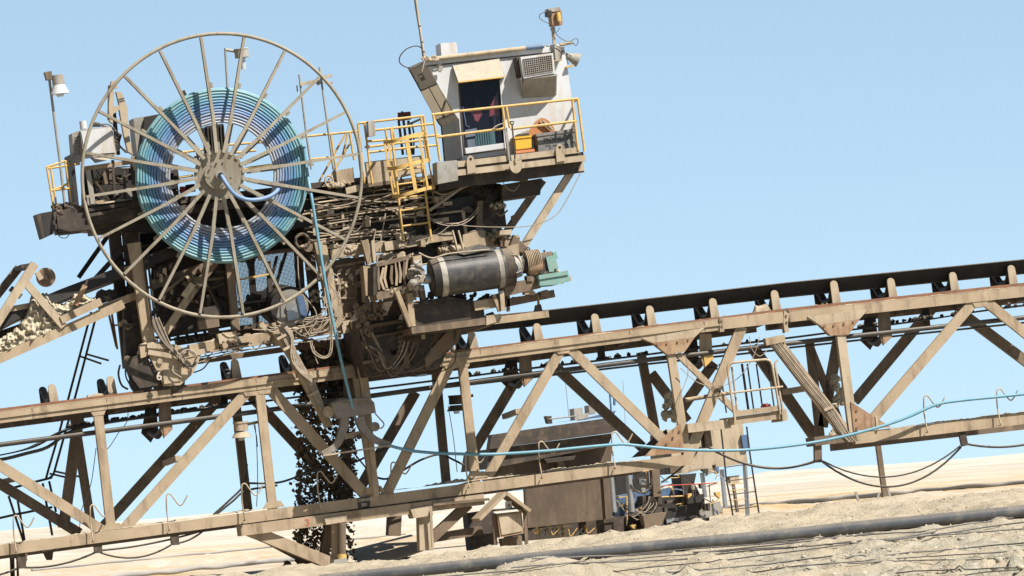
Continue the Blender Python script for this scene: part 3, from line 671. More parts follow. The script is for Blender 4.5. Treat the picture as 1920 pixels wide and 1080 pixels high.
# ---- little gabled shelter with a box under it
sh = thing('roofed_box', 'small gabled tin shelter over a rust-stained box below the bridge', 'shelter', P(950, 1025, -.3))
for a, b in (((950, 924), (900, 974)), ((950, 924), (995, 958))): MB().bar(a, b, 6, -.9, .75).build('roof_panel', TAN, sh)
MB().bar((925, 957), (990, 951), 4, -.8, .06).build('crossbar', GRM_SHADE, sh)
MB().prism([(932, 963), (978, 958), (982, 1000), (938, 1008)], -.7, .45).build('box', RUST, sh)
MB().prism([(935, 967), (975, 962), (979, 996), (941, 1003)], -.72, .015).build('front_panel', TANL, sh)
MB().prism([(947, 941), (959, 939), (961, 953), (948, 955)], -.75, .02).build('notice', WHT, sh); MB().cyl(P(954, 947, -.756), P(954, 947, -.75), .03).build('red_disc', REDL, sh)
for x, y, x2, y2 in ((926, 962, 930, 1022), (984, 955, 988, 1022)): MB().bar((x, y), (x2, y2), 6, -.6, .07).build('leg', BRN, sh)
MB().prism([(940, 1010), (978, 1004), (980, 1022), (944, 1024)], -.3, .3).build('base_box', BRN, sh)
tag(MB().prism([(876, 962), (925, 955), (932, 1020), (884, 1032)], .9, .5).build('dark_cabinet', GRM_SHADE), 'dark steel cabinet left of the small gabled shelter', 'cabinet')
# ---- dome lamps on the truss
def dome_lamp(x, y, lab, m, Y, s=1.0):
    t = thing('bell_lamp', lab, 'lamp', P(x, y, Y), 'bell lamps on the truss')
    ax = (P(x, y, Y) - P(x + 2, y + 30, Y)).normalized(); c = P(x, y, Y)
    MB().cyl(c, c + ax * .15 * s, .15 * s, .145 * s, 18).build('gear_housing', m, t); MB().cyl(c + ax * .15 * s, c + ax * .19 * s, .16 * s, n=18).build('housing_lid', m, t)
    MB().cyl(c - ax * .14 * s, c - ax * .02, .21 * s, .13 * s, 20).build('shade', m, t); MB().cyl(c - ax * .2 * s, c - ax * .14 * s, .06, .07, 12).build('bulb', LENS, t)
    MB().beam(c + ax * .12 + MX * .14, c + ax * .14 + MX * .38, .06, .06).build('arm', m, t)
    MB().T([(x + 24, y - 12, Y), (x + 29, y + 10, Y), (x + 31, y + 30, Y)], .8, Y).build('lamp_wire', CABK, t)
dome_lamp(452, 808, 'pale dusty bell lamp left of the falling ore', TANL, .3); dome_lamp(855, 758, 'dark bell lamp behind the post right of the cable guide', GRM_SHADE, 1.6)
# ---- small railed walkway at the joint
wk = thing('walkway', 'small tan walkway with rounded handrail hanging at the joint of the two spans', 'walkway', P(1400, 790, .1))
MB().bar((1290, 803), (1370, 794), 17, -.12, .8).build('deck_beam', TANL, wk); MB().bar((1370, 790), (1476, 776), 15, -.25, .9).build('deck_beam', TAN, wk)
MB().bar((1378, 776), (1460, 765), 10, -.3, .04).build('toe_board', TAN, wk)
def railtube(pts, r, Y, name, parent, m=TANL, sm=0): return MB().T(pts, r, Y, 8, sm).build(name, m, parent)
railtube([(1378, 788), (1364, 690), (1367, 683), (1374, 680), (1436, 674), (1444, 677), (1448, 686), (1463, 777)], 2.4, -.3, 'handrail', wk)
railtube([(1369, 737), (1468, 725)], 2.0, -.3, 'handrail', wk); railtube([(1372, 688), (1382, 768)], 1.8, -.2, 'handrail_post', wk); railtube([(1470, 786), (1453, 682), (1458, 675)], 2.2, -.25, 'handrail_post', wk)
for x, dx in ((1352, 0), (1394, 0), (1404, 0), (1421, 0), (1443, 0)): railtube([(x - 3, 682), (x + 10, 774)], 2.4 if x == 1394 else 1.6, .7, 'handrail_post', wk, GRM_SHADE)
railtube([(1318, 700), (1322, 690), (1335, 688), (1345, 692)], 2, .7, 'handrail', wk, GRM_SHADE); railtube([(1285, 750), (1360, 738), (1370, 736)], 4, .5, 'handrail', wk, TAN)
MB().prism([(1466, 768), (1474, 766), (1477, 788), (1468, 790)], -.3, .9).build('end_plate', TANL, wk)
MB().bar((1325, 800), (1330, 838), 13, .1, .15).build('drop_bracket', BRN, wk)
MB().bar((1300, 800), (1292, 870), 26, .12, .1).build('side_panel', TANL, wk)
b_ = MB()
for k in range(10): b_.blob(P(1436 + random.uniform(-6, 6), 763 + random.uniform(-2, 2), .0), .05, 1)
tag(b_.build('red_rag', RED), 'small dark red bundle lying on the little walkway', 'rag')
# ================================================================== falling ore
ore = MB()
for k in range(4600):
    t = random.random() ** .9
    y = 640 + 425 * t
    xl = 569 - 7 * t + random.gauss(0, 2); wdt = 76 + 26 * min(1, t * 2.2)
    x = xl + wdt * random.random() ** 1.05
    if random.random() < .10: x = xl - random.expovariate(.3)
    if t > .78 and x > 640 and random.random() < .6: continue
    dens = .7 + .3 * math.sin(y * .08 + x * .05)
    r = random.choice((.014, .018, .024, .03, .036, .044)) * (1.25 if t < .25 else 1)
    ore.blob(P(x, y, random.uniform(.75, 1.5)), r, 0, .7)
for k in range(700):
    ore.blob(P(random.uniform(574, 690), random.uniform(640, 705), random.uniform(.6, 1.6)), random.uniform(.04, .09), 0, .5)
for k in range(2200):
    t = random.random(); y = 700 + 365 * t; x = 566 - 6 * t + random.gauss(34, 34)
    if 556 < x < (668 if t < .78 else 640): ore.blob(P(x, y, random.uniform(.7, 1.6)), random.uniform(.006, .015), 0, .5)
tag(ore.build('falling_ore', ORE), 'curtain of dark clods falling from the machine to the sand', 'ore', None, 'stuff')
hp = MB()
for k in range(90): hp.blob(P(605 + random.gauss(0, 22), 1064 + random.uniform(-3, 8), random.uniform(.6, 1.4)), random.uniform(.05, .12), 1, .4)
tag(hp.build('ore_heap', ORE), 'heap of dark clods building up beside the trestle foot', 'ore', None, 'stuff')
# ================================================================== the machine on the bridge
mc = thing('tripper_machine', 'big dusty stacking machine with platforms and cable trays standing on the bridge rails', 'mining machine', P(480, 720, 1))
def bar(name, m, p, q, w_, Y, D, par=mc): return MB().bar(p, q, w_, Y, D).build(name, m, par)
def plate(name, m, pts, Y, D, par=mc): return MB().prism(pts, Y, D).build(name, m, par)
def cable(pts, r=1.1, Y=-.1, m=CAB, par=mc, name='cable', sm=5): return MB().T(pts, r, Y, 5, sm).build(name, m, par)
# --- upper deck girders, and black masses painting the shade beneath
bar('deck_girder', GRM_SHADE, (112, 418), (700, 350), 20, .1, .2); bar('deck_girder', GRM_SHADE, (112, 430), (700, 362), 22, 1.9, .2)
plate('deck_plate', GRM_SHADE, [(140, 386), (330, 370), (455, 358), (585, 343), (700, 330), (700, 341), (585, 356), (455, 372), (330, 386), (140, 398)], .1, 2.0)
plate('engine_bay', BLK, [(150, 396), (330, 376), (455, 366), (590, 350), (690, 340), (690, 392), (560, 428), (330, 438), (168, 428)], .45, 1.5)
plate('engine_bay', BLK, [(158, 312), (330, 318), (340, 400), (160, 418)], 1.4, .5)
bar('engine_bay_frame', GRM_SHADE, (160, 395), (235, 383), 6, .0, .08); bar('engine_bay_frame', GRM_SHADE, (166, 404), (240, 390), 6, -.02, .08)
for p, q, w_, m in (((165, 318), (177, 396), 9, GRY), ((250, 300), (258, 395), 11, GRM_SHADE), ((158, 316), (250, 303), 8, TAN), ((195, 322), (200, 345), 6, BRN), ((180, 340), (210, 382), 3, TAN), ((178, 384), (206, 380), 14, TAN), ((228, 384), (229, 370), 7, BRN), ((212, 300), (216, 380), 5, GRM_SHADE), ((210, 385), (250, 376), 7, BRN), ((233, 318), (236, 392), 4, GRM_SHADE)):
    bar('engine_bay_frame', m, p, q, w_, .2, .08)
for k in range(44):
    a = (random.uniform(175, 330), random.uniform(312, 392)); b = (a[0] + random.uniform(-30, 30), a[1] + random.uniform(-14, 14))
    MB().T([a, ((a[0] + b[0]) / 2, max(a[1], b[1]) + random.uniform(0, 8)), b], random.uniform(.8, 2.2), random.uniform(.5, 1.3), 5, 3).build('engine_pipe', BLK if k % 4 else BRN, mc)
for k in range(12):
    x, y = random.uniform(180, 320), random.uniform(315, 385)
    plate('engine_block', random.choice((GRM_SHADE, BLK, BRN, GRY)), [(x, y), (x + random.uniform(8, 22), y - 2), (x + random.uniform(8, 22), y + random.uniform(8, 22)), (x + 1, y + random.uniform(8, 22))], random.uniform(.6, 1.0), .3)
plate('end_housing', GRM_SHADE, [(100, 398), (138, 388), (142, 424), (104, 430)], .1, 1.0)
mb = MB()
for k in range(30): mb.blob(P(random.uniform(102, 140), 393 + random.uniform(-8, 4), random.uniform(.1, .9)), random.uniform(.04, .1), 1, .4)
mb.build('end_housing_dirt', GRM_SHADE, mc)
bar('under_deck_beam', GRM_SHADE, (105, 432), (240, 412), 16, .3, .3); bar('under_deck_beam', GRM_SHADE, (172, 430), (230, 424), 20, .6, .6)
# --- left support legs, bracing, hopper plate
for p, q, w_, Y, m in (((214, 430), (242, 690), 20, .9, GRM_SHADE), ((246, 425), (262, 680), 26, .7, GRM_SHADE), ((223, 435), (230, 500), 7, 1.4, GRM_SHADE), ((233, 432), (238, 490), 6, 1.2, GRM_SHADE), ((252, 455), (281, 644), 22, -.04, TAN), ((430, 480), (443, 620), 15, .25, BRN), ((470, 470), (482, 612), 10, 1.2, GRM_SHADE)):
    bar('leg', m, p, q, w_, Y, .18)  # dark steel paints the shade on the inner legs
for k, (x, xx) in enumerate(((269, 286), (276, 292))): MB().T([(x, 470), (x + 5, 520), (xx, 610)], 2.3, -.1, 7, 4).build('hydraulic_pipe', BLK, mc)
plate('hopper_plate', GRM_SHADE, [(288, 440), (440, 470), (446, 610), (300, 636), (284, 520)], 1.0, .1)
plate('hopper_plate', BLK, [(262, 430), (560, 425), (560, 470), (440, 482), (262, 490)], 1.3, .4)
plate('side_plate', GRM_SHADE, [(232, 560), (262, 552), (268, 690), (236, 690)], .5, .3)
for p, q, w_, Y, m in (((284, 536), (392, 497), 16, .5, BRN), ((304, 632), (366, 540), 14, .15, TAN), ((366, 540), (420, 470), 15, .2, BRN), ((345, 556), (362, 532), 12, .0, TANL), ((300, 555), (345, 520), 6, .3, BRN), ((372, 500), (420, 600), 5, .8, BRN), ((285, 590), (330, 540), 8, .6, GRM_SHADE), ((255, 440), (140, 565), 9, .8, GRM_SHADE), ((210, 432), (148, 520), 8, 1.6, GRM_SHADE)):
    bar('brace', m, p, q, w_, Y, .1)
for k in range(14):
    x, y = random.uniform(282, 340), random.uniform(490, 600)
    plate('bracket', random.choice((TAN, BRN, TANL)), [(x, y), (x + random.uniform(3, 9), y - 3), (x + random.uniform(3, 8), y + random.uniform(4, 14)), (x, y + random.uniform(4, 12))], random.uniform(.1, .6), .05)
# --- long lower beam with boxes
bar('lower_beam', TAN, (356, 656), (660, 609), 19, -.05, .25); bar('lower_beam', BRN, (280, 690), (640, 640), 10, .6, .3); bar('lower_beam', BRN, (330, 640), (660, 592), 16, 1.9, .2)
bar('lower_flange', TAN, (356, 665), (650, 620), 3, -.1, .4)
for pts, m in (([(408, 626), (443, 621), (446, 640), (412, 645)], TANL), ([(345, 660), (386, 653), (388, 662), (348, 672)], TANL), ([(373, 602), (410, 596), (412, 612), (376, 618)], BRN), ([(372, 578), (411, 572), (411, 596), (373, 602)], GRM_SHADE), ([(512, 622), (528, 619), (534, 644), (516, 648)], TAN), ([(335, 655), (352, 650), (354, 668), (338, 672)], GRM_SHADE), ([(640, 604), (658, 600), (660, 622), (644, 626)], TANL)):
    plate('junction_box', m, pts, -.14, .25)
for k in range(7):
    x = 316 + k * 17
    if k < 6: bar('grating_post', BLK, (x, 612), (x + 2, 640), 5, 1.1, .1)
bar('grating_rail', BLK, (300, 640), (430, 622), 4, 1.1, .1); bar('grating_rail', BLK, (300, 612), (430, 596), 8, 1.1, .2)
# --- wheel housing with the figure 6
bog = plate('wheel_housing', TAN, [(262, 648), (284, 641), (330, 646), (350, 655), (378, 662), (370, 684), (362, 700), (350, 712), (338, 722), (308, 724), (298, 704), (280, 666), (264, 672)], -.12, .2)
plate('wheel_guard', GRM_SHADE, [(236, 672), (272, 662), (296, 706), (302, 722), (262, 728), (250, 712)], -.05, .5)
MB().cyl(P(316, 716, .0), P(316, 716, .2), .34, n=24).build('wheel', GRM_SHADE, mc); MB().cyl(P(265, 716, .05), P(265, 716, .2), .26, n=24).build('wheel', BLK, mc)
MB().cyl(P(300, 677, -.17), P(300, 677, -.11), .06, n=14).build('axle_boss', TANL, mc)
plate('cover_plate', TANL, [(304, 694), (320, 690), (322, 718), (308, 720)], -.15, .04); plate('cover_plate', TANL, [(320, 694), (336, 690), (340, 714), (322, 716)], -.145, .04)
bar('housing_rib', BRN, (276, 652), (318, 656), 5, -.16, .06); bar('housing_rib', TANL, (278, 660), (325, 668), 9, -.18, .07); bar('housing_rib', TANL, (276, 648), (312, 650), 9, -.17, .07)
text('6', P(298, 706, -.24), .235, LETT, 'figure', mc, .03)
cq = P(353, 673, -.26)
for k in range(5):
    q = [cq + MX * math.cos(g / 24 * 6.283) * (.135 + .012 * k) + MZ * math.sin(g / 24 * 6.283) * (.15 + .012 * k) + MY * random.uniform(-.03, .03) for g in range(24)]
    MB().tube(q, .011, 5, True).build('coiled_cable', CAB if k != 2 else CABK, mc)
for k in range(8):
    cable([(283 + k * 2, 595), (288 + k * 3, 615 + k), (304 + k * 3, 640 + k * 2), (326 + k * 3, 664 + k), (345, 690 - k * 2)], 1.2, -.2, CAB if k % 3 else CABK)
cable([(322, 680), (324, 696), (334, 704), (340, 708)], 1.3, -.24); cable([(358, 700), (380, 692), (400, 672), (440, 660)], 1.4, .1, CABK); cable([(225, 684), (222, 702), (228, 722), (240, 730)], 2, .4, CABK); cable([(235, 684), (236, 706), (244, 722)], 1.5, .5, CABK)
for k in range(7):
    x = 380 + k * 30; d = random.uniform(6, 18)
    cable([(x, 654 - k * 4), (x + 10, 654 + d - k * 4), (x + 26, 650 - k * 4)], 1, -.05, CABK)
cable([(350, 676), (420, 660), (470, 655), (560, 642), (640, 628)], 1.2, -.08, CABK); cable([(370, 680), (430, 664), (500, 650), (640, 634)], 1.0, -.1)
# --- mesh panel with sky behind
ms = MB(); a, b_, c_, d_ = P(424, 487, .9), P(555, 470, .9), P(575, 600, .9), P(436, 615, .9)
for i in range(54):
    t = i / 53
    for (p, q) in ((a.lerp(b_, t), d_.lerp(c_, t)), (a.lerp(d_, t), b_.lerp(c_, t))): ms.beam(p, q, .010, .010)
ms.build('mesh_panel', GRM_SHADE, mc)
bar('mesh_frame', BRN, (424, 484), (556, 467), 7, .85, .1); bar('mesh_frame', GRM_SHADE, (434, 616), (576, 600), 8, .85, .1); bar('mesh_frame', GRM_SHADE, (504, 490), (512, 600), 9, .85, .1); bar('mesh_rail', YEL, (436, 526), (510, 513), 3, .8, .05); bar('mesh_rail', BRN, (448, 570), (520, 560), 3, .8, .05)
for p, q in (((520, 480), (505, 540)), ((530, 490), (512, 560)), ((538, 470), (500, 590)), ((463, 487), (470, 505)), ((478, 484), (470, 505))): bar('mesh_brace', GRM_SHADE, p, q, 5, .95, .08)
mb = MB()
for k in range(40): mb.blob(P(random.uniform(462, 520), 560 + random.uniform(-6, 30), 1.2), random.uniform(.05, .14), 0, .5)
mb.build('clinging_dirt', BLK, mc)
# --- tail drum behind the reel
MB().cyl(P(545, 575, .25), P(520, 570, 1.6), .42, n=28).build('tail_drum', BLK, mc)
MB().cyl(P(545, 576, .2), P(545, 576, .25), .37, n=28).build('drum_disc', GRY, mc); MB().cyl(P(545, 576, .16), P(545, 576, .2), .1, n=16).build('drum_hub', STEEL, mc)
plate('drum_spoke', BLUE, [(556, 556), (570, 552), (578, 598), (566, 600)], .14, .04); plate('drum_cover', STEEL, [(538, 585), (556, 570), (560, 598), (540, 602)], .13, .03)
# --- cable trays
plate('tray_backing', GRM_SHADE, [(570, 372), (690, 345), (826, 330), (940, 345), (950, 425), (830, 462), (700, 470), (575, 480)], .5, 1.2)
for k in range(17):
    y0 = 366 + k * 6.4 + random.uniform(-1, 1); x0 = random.uniform(560, 600); x1 = random.uniform(770, 850) if k < 11 else random.uniform(690, 760)
    m = random.choice((TAN, TANL, CAB, BRN, GRM_SHADE, TAN))
    MB().T([(x0, y0 + 1 + (600 - x0) * .12), ((x0 + x1) / 2, y0 - (x1 - x0) * .062 + random.uniform(-1, 1)), (x1, y0 - (x1 - 600) * .125)], random.uniform(1.1, 2.3), random.uniform(-.05, .25), 6, 4).build('conduit', m, mc)
for k in range(9):
    x = 590 + k * 27
    bar('tray_hanger', random.choice((TAN, BRN)), (x, 352 - k * 3.4), (x + 11, 440 - k * 6), 3.5, .28, .05)
for k in range(30):
    x = random.uniform(585, 835); y = random.uniform(352, 445) - (x - 600) * .1; s = random.uniform(4, 12)
    plate('tray_fitting', random.choice((TAN, TANL, BRN)), [(x, y), (x + s * 1.6, y - s * .2), (x + s * 1.6, y + s * .45), (x, y + s * .6)], random.uniform(.0, .3), .05)
for k in range(22):
    x0 = random.uniform(575, 800); y0 = random.uniform(360, 460) - (x0 - 600) * .1; L = random.uniform(30, 110); sg = random.uniform(4, 16)
    cable([(x0, y0), (x0 + L * .5, y0 + sg - L * .06), (x0 + L, y0 - L * .13)], random.uniform(.7, 1.3), random.uniform(-.2, .05), random.choice((CAB, CAB, CABK)))
plate('tan_panel', TAN, [(572, 360), (600, 352), (690, 338), (690, 352), (610, 366), (574, 374)], .1, .1)
plate('tan_panel', TANL, [(648, 352), (672, 346), (674, 358), (650, 364)], -.05, .1)
bx = plate('dirty_box', TAN, [(630, 320), (662, 314), (665, 341), (633, 347)], -.02, .4)
MB().heap((604, 350), (668, 340), -.02, .5, .13, .05).build('dirt_pile', DIRT, mc)
mb = MB(); qq = [P(617, 340, .0) + MX * .085 * math.cos(g / 16 * 6.283) + MZ * .12 * math.sin(g / 16 * 6.283) for g in range(16)]; mb.tube(qq, .02, 6, True); mb.build('lifting_eye', TAN, mc)
# --- panel and dark bin under the rails of the top platform
plate('platform_panel', TANL, [(684, 304), (792, 291), (800, 322), (690, 347)], -.1, .06)
plate('platform_floor', BRN, [(676, 346), (826, 326), (826, 332), (676, 353)], -.1, 1.8)
plate('platform_bin', BLK, [(818, 380), (886, 365), (905, 440), (880, 460), (820, 448)], .2, 1.4)
plate('bin_side', BRN, [(896, 378), (905, 376), (906, 442), (892, 440)], -.1, .5)
plate('chute_side', GRM_SHADE, [(902, 402), (945, 432), (994, 470), (975, 482), (906, 448)], .4, .1); plate('chute_side', TAN, [(906, 446), (942, 434), (950, 458), (915, 470)], .1, .2)
plate('saddle_plate', TAN, [(868, 440), (905, 430), (912, 462), (888, 470), (868, 462)], -.2, .15)
for x in (852, 863): MB().T([(x - 4, 432), (x, 446), (x + 6, 470)], 2.2, -.35, 6, 4).build('bent_pipe', TANL, mc)
# --- middle columns and plates between reel and pulley
bar('column', TAN, (600, 452), (634, 612), 22, -.1, .25); bar('column', GRM_SHADE, (580, 455), (598, 610), 16, .4, .3); bar('column', TANL, (618, 505), (628, 595), 12, -.14, .05)
bar('column', GRM_SHADE, (560, 450), (566, 540), 12, .6, .3)
plate('chute_plate', BRN, [(628, 488), (684, 480), (688, 602), (642, 606)], .15, .3); bar('chute_rib', TAN, (628, 500), (684, 490), 4, .1, .08); bar('chute_rib', BRN, (632, 532), (686, 524), 5, .1, .08)
for x in (634, 650, 668): plate('slot_bracket', TANL, [(x, 506), (x + 8, 502), (x + 4, 514), (x - 2, 516)], .08, .04)
bar('chute_edge', TANL, (636, 545), (641, 590), 3, .08, .08)
plate('bearing_tower', TAN, [(681, 498), (708, 502), (707, 560), (687, 566)], -.35, .5); plate('bearing_tower', GRM_SHADE, [(670, 500), (683, 498), (686, 600), (672, 602)], .1, .4)
bar('cross_beam', TAN, (620, 477), (728, 461), 17, -.12, .3); bar('cross_beam', TANL, (722, 462), (802, 449), 17, -.2, .4); bar('cross_beam', TAN, (802, 449), (850, 442), 14, -.2, .4)
MB().heap((740, 452), (800, 442), -.2, .2, .1, .04).build('dirt_ridge', DIRT, mc)
plate('bracket', TAN, [(678, 452), (690, 448), (702, 492), (690, 496)], -.3, .2); plate('bracket', TANL, [(696, 452), (702, 448), (706, 488), (700, 490)], -.34, .05); plate('bracket', TAN, [(716, 478), (736, 474), (736, 488), (718, 492)], -.2, .2)
plate('recess_shade_plate', BLK, [(724, 470), (800, 458), (860, 452), (862, 480), (790, 495), (726, 488)], .2, .4)  # solid black plate painting the shade of a recess
MB().cyl(P(835, 468, -.1), P(822, 470, .5), .12, n=14).build('pipe_end', TAN, mc)
bar('rope', CAB, (723, 400), (705, 505), 2, -.35, .02); bar('rope', CAB, (705, 430), (690, 500), 1.6, -.3, .02)
# spring pack frame left of the drum, out on the discharge boom
REACH = 1.25
bar('pack_frame', BRN, (705, 497), (768, 482), 8, -1.0, .6); bar('pack_frame', BRN, (706, 556), (778, 538), 15, -1.0, .7)
for k in range(8):
    x = 708 + k * 8.0 + random.uniform(-1.5, 1.5); y = 500 - k * 2 + random.uniform(-2, 3); a_ = random.uniform(2, 4.5); b9 = random.uniform(-3, 5); h9 = random.uniform(36, 46)
    f = [P(x, y, -1.02), P(x + a_, y + 1, -1.02), P(x + b9 + 2, y + 24, -1.02), P(x + 5, y + h9, -1.02), P(x + 1, y + h9, -1.02), P(x + b9 - 3, y + 24, -1.02)]
    MB().solid(f, [p + MY * .2 + MX * .02 for p in f]).build('wave_spring', TAN if k % 3 else BRN, mc)
plate('pack_back', GRM_SHADE, [(704, 498), (768, 484), (772, 532), (704, 548)], -.7, .1); plate('pack_end', GRM_SHADE, [(700, 500), (708, 498), (708, 552), (700, 554)], -1.0, .6)
plate('bearing_block', TAN, [(774, 481), (790, 478), (792, 498), (776, 500)], -1.1, .5); 
mb = MB()
for k in range(26): mb.blob(P(784 + random.gauss(0, 7), 522 + random.gauss(0, 10), -1.1 + random.uniform(-.1, .2)), random.uniform(.05, .10), 1, .3)
mb.build('bearing_housing', GRY, mc)
for k in range(8): cable([(770 + random.uniform(-4, 4), 505), (780 + random.uniform(0, 8), 500 + random.uniform(-4, 6)), (796, 512 + random.uniform(-4, 6)), (788 + random.uniform(-6, 6), 530)], .9, -1.3, CAB)
# --- lower block under the middle, its shade painted in as dark steel
plate('lower_hopper', GRM_SHADE, [(672, 600), (694, 570), (770, 560), (780, 600), (862, 616), (866, 632), (838, 660), (824, 690), (690, 706), (676, 660)], .1, 1.7)
for k in range(4): bar('hopper_rib', BRN, (680 + k, 614 + k * 22), (752 - k * 2, 602 + k * 22), 6, -.02, .12)
bar('hopper_rib', BRN, (756, 600), (764, 690), 9, -.04, .15)
for k in range(8): plate('bolt_block', BRN, [(746, 602 + k * 9), (756, 600 + k * 9), (756, 606 + k * 9), (746, 608 + k * 9)], -.1, .1)
mb = MB()
for k in range(60):
    mb.blob(P(random.gauss(690, 12), random.gauss(588, 14), -.15), random.uniform(.03, .07), 1, .4)
mb.build('caked_dirt', BRN, mc)
bar('stand', BRN, (690, 592), (724, 586), 5, -.3, .2); bar('stand', BRN, (702, 565), (704, 600), 5, -.3, .08); bar('stand', BRN, (714, 562), (716, 600), 5, -.3, .08)
bar('bogie_side', GRM_SHADE, (676, 650), (840, 632), 26, -.05, .2); plate('bogie_guard', BRN, [(838, 622), (866, 618), (858, 644), (830, 662), (800, 690), (796, 668)], -.1, .3)
for x in (712, 790): MB().cyl(P(x, 672 - (x - 712) * .12, -.02), P(x, 672 - (x - 712) * .12, .2), .26, n=24).build('wheel', GRM_SHADE, mc)
for k in range(9):
    a = random.uniform(672, 700); b2 = random.uniform(750, 850); d = random.uniform(684, 712)
    cable([(a, 612 + k * 6), (a + 18, 660), ((a + b2) / 2, d), (b2 - 10, 668), (b2, 640)], random.uniform(.9, 1.5), -.3 - .02 * k, CAB if k in (2, 6) else (BRN if k % 2 else GRM_SHADE))
# --- discharge drum
dr = bpy.data.objects.new('discharge_drum', None); col.objects.link(dr); dr.parent = mc; dr.location = P(890, 510, -1.1) - mc.location
A = P(822, 520, -1.1); B = P(956, 501, -1.1); ax = (B - A)
def seg(t0, t1, r, m, name): MB().cyl(A + ax * t0, A + ax * t1, r, n=40).build(name, m, dr)
seg(0, .08, .405, CRM, 'edge_band'); seg(.08, .80, .400, RUBP, 'drum_shell'); seg(.80, .87, .407, CRM, 'edge_band'); seg(.87, .90, .415, RUBP, 'drum_shell'); seg(.90, 1.03, .395, GRM_SHADE, 'lagging')
MB().cyl(A - ax * .10, A - ax * .002, .37, .40, n=40).build('end_cap', BLK, dr); MB().cyl(A - ax * .115, A - ax * .1, .27, n=30).build('end_plate', GRM_SHADE, dr); MB().cyl(A - ax * .2, A - ax * .1, .1, n=16).build('shaft', STEEL, dr)
# belt piece folding off the drum
MB().solid([P(855, 474, -1.2), P(895, 458, -1.2), P(920, 462, -1.2), P(950, 472, -1.2), P(905, 470, -1.35), P(870, 478, -1.35)], [p + MY * .7 for p in (P(855, 474, -1.2), P(895, 458, -1.2), P(920, 462, -1.2), P(950, 472, -1.2), P(905, 470, -1.35), P(870, 478, -1.35))]).build('belt_fold', RUB, mc)
cable([(785, 474), (810, 484), (840, 476), (895, 470), (918, 468)], 1.6, -1.45, CAB)
# gear motor
C1 = P(956, 501, -1.1)
gm = bpy.data.objects.new('gear_motor', None); col.objects.link(gm); gm.parent = mc; gm.location = P(1000, 505, -1.1) - mc.location
u_ = ax.normalized()
MB().cyl(C1 + u_ * .03, C1 + u_ * .22, .26, .22, n=24).build('collar', GRY, gm); MB().cyl(C1 + u_ * .22, C1 + u_ * .36, .17, n=20).build('coupling', BLK, gm)
MB().cyl(C1 + u_ * .36 - MZ * .04, C1 + u_ * .64 - MZ * .04, .22, .24, n=24).build('reducer', RUST, gm)
mb = MB()
for k in range(9): mb.cyl(C1 + u_ * (.34 + .035 * k) + MZ * .04, C1 + u_ * (.355 + .035 * k) + MZ * .04, .25, n=24)
mb.build('cooling_fins', TAN, gm)
MB().cyl(C1 + u_ * .64, C1 + u_ * .86, .2, n=22).build('brake_drum', BLK, gm)
plate('gear_block', TEAL, [(1024, 482), (1040, 478), (1047, 502), (1046, 508), (1030, 510)], -1.35, .5, gm).location -= Vector((0, 0, 0))
plate('gear_block', GRM_SHADE, [(1012, 486), (1028, 482), (1034, 512), (1014, 515)], -1.3, .4, gm)
plate('gear_cap', TEAL, [(1036, 473), (1043, 472), (1046, 485), (1038, 487)], -1.2, .2, gm); plate('gear_cap', RUST, [(1018, 474), (1034, 471), (1036, 480), (1020, 484)], -1.2, .2, gm)
plate('motor_base', TEAL, [(1010, 516), (1065, 507), (1066, 515), (1011, 524)], -1.45, .8, gm); plate('motor_base', TEAL, [(1012, 524), (1067, 515), (1068, 527), (1048, 533), (1012, 536)], -1.42, .75, gm)
plate('motor_base_end', RUST, [(1064, 519), (1071, 519), (1070, 527), (1062, 529)], -1.3, .4, gm)
mb = MB()
for k in range(16): mb.blob(P(1022 + k * 1.6 + random.uniform(-2, 2), 513 - k * .3, -1.3), .03, 0, .4)
mb.build('spilled_dirt', DIRT, gm)
qq = [P(989, 468, -1.1) + MX * .05 * math.cos(g / 12 * 6.283) + MZ * .05 * math.sin(g / 12 * 6.283) for g in range(12)]; MB().tube(qq, .012, 6, True).build('lifting_eye', GRM_SHADE, gm)
MB().cyl(P(968, 508, -1.35), P(968, 514, -1.35), .12, n=14).build('blue_cap', BLUE, gm)
for k in range(7): cable([(958 + k * 2, 478), (972 + k, 482 + k * 2), (980, 500 + k), (974 - k, 512)], 1.0, -1.42 - .01 * k, CAB)
for x, y in ((1020, 473), (1026, 512), (1041, 508), (1012, 512)): MB().cyl(P(x, y, -1.36), P(x + 1, y - 4, -1.36), .022, n=8).build('bolt', GRM_SHADE, gm)
# drum cradle
plate('cradle', BRN, [(944, 530), (1012, 522), (1014, 540), (948, 556)], -1.2, .6); bar('cradle_beam', BRN, (950, 568), (1040, 550), 14, -1.0, .3); bar('cradle_beam', TAN, (890, 574), (938, 566), 17, -1.1, .4)
bar('cradle_leg', TANL, (941, 545), (944, 582), 8, -1.25, .1); bar('cradle_leg', TAN, (926, 552), (938, 584), 6, -1.2, .1); bar('cradle_leg', BRN, (953, 556), (954, 584), 5, -1.0, .1)
plate('support_post', TAN, [(950, 462), (972, 456), (974, 478), (954, 482)], -.9, .4); plate('support_post', BRN, [(964, 440), (996, 472), (988, 478), (956, 462)], -.7, .2)
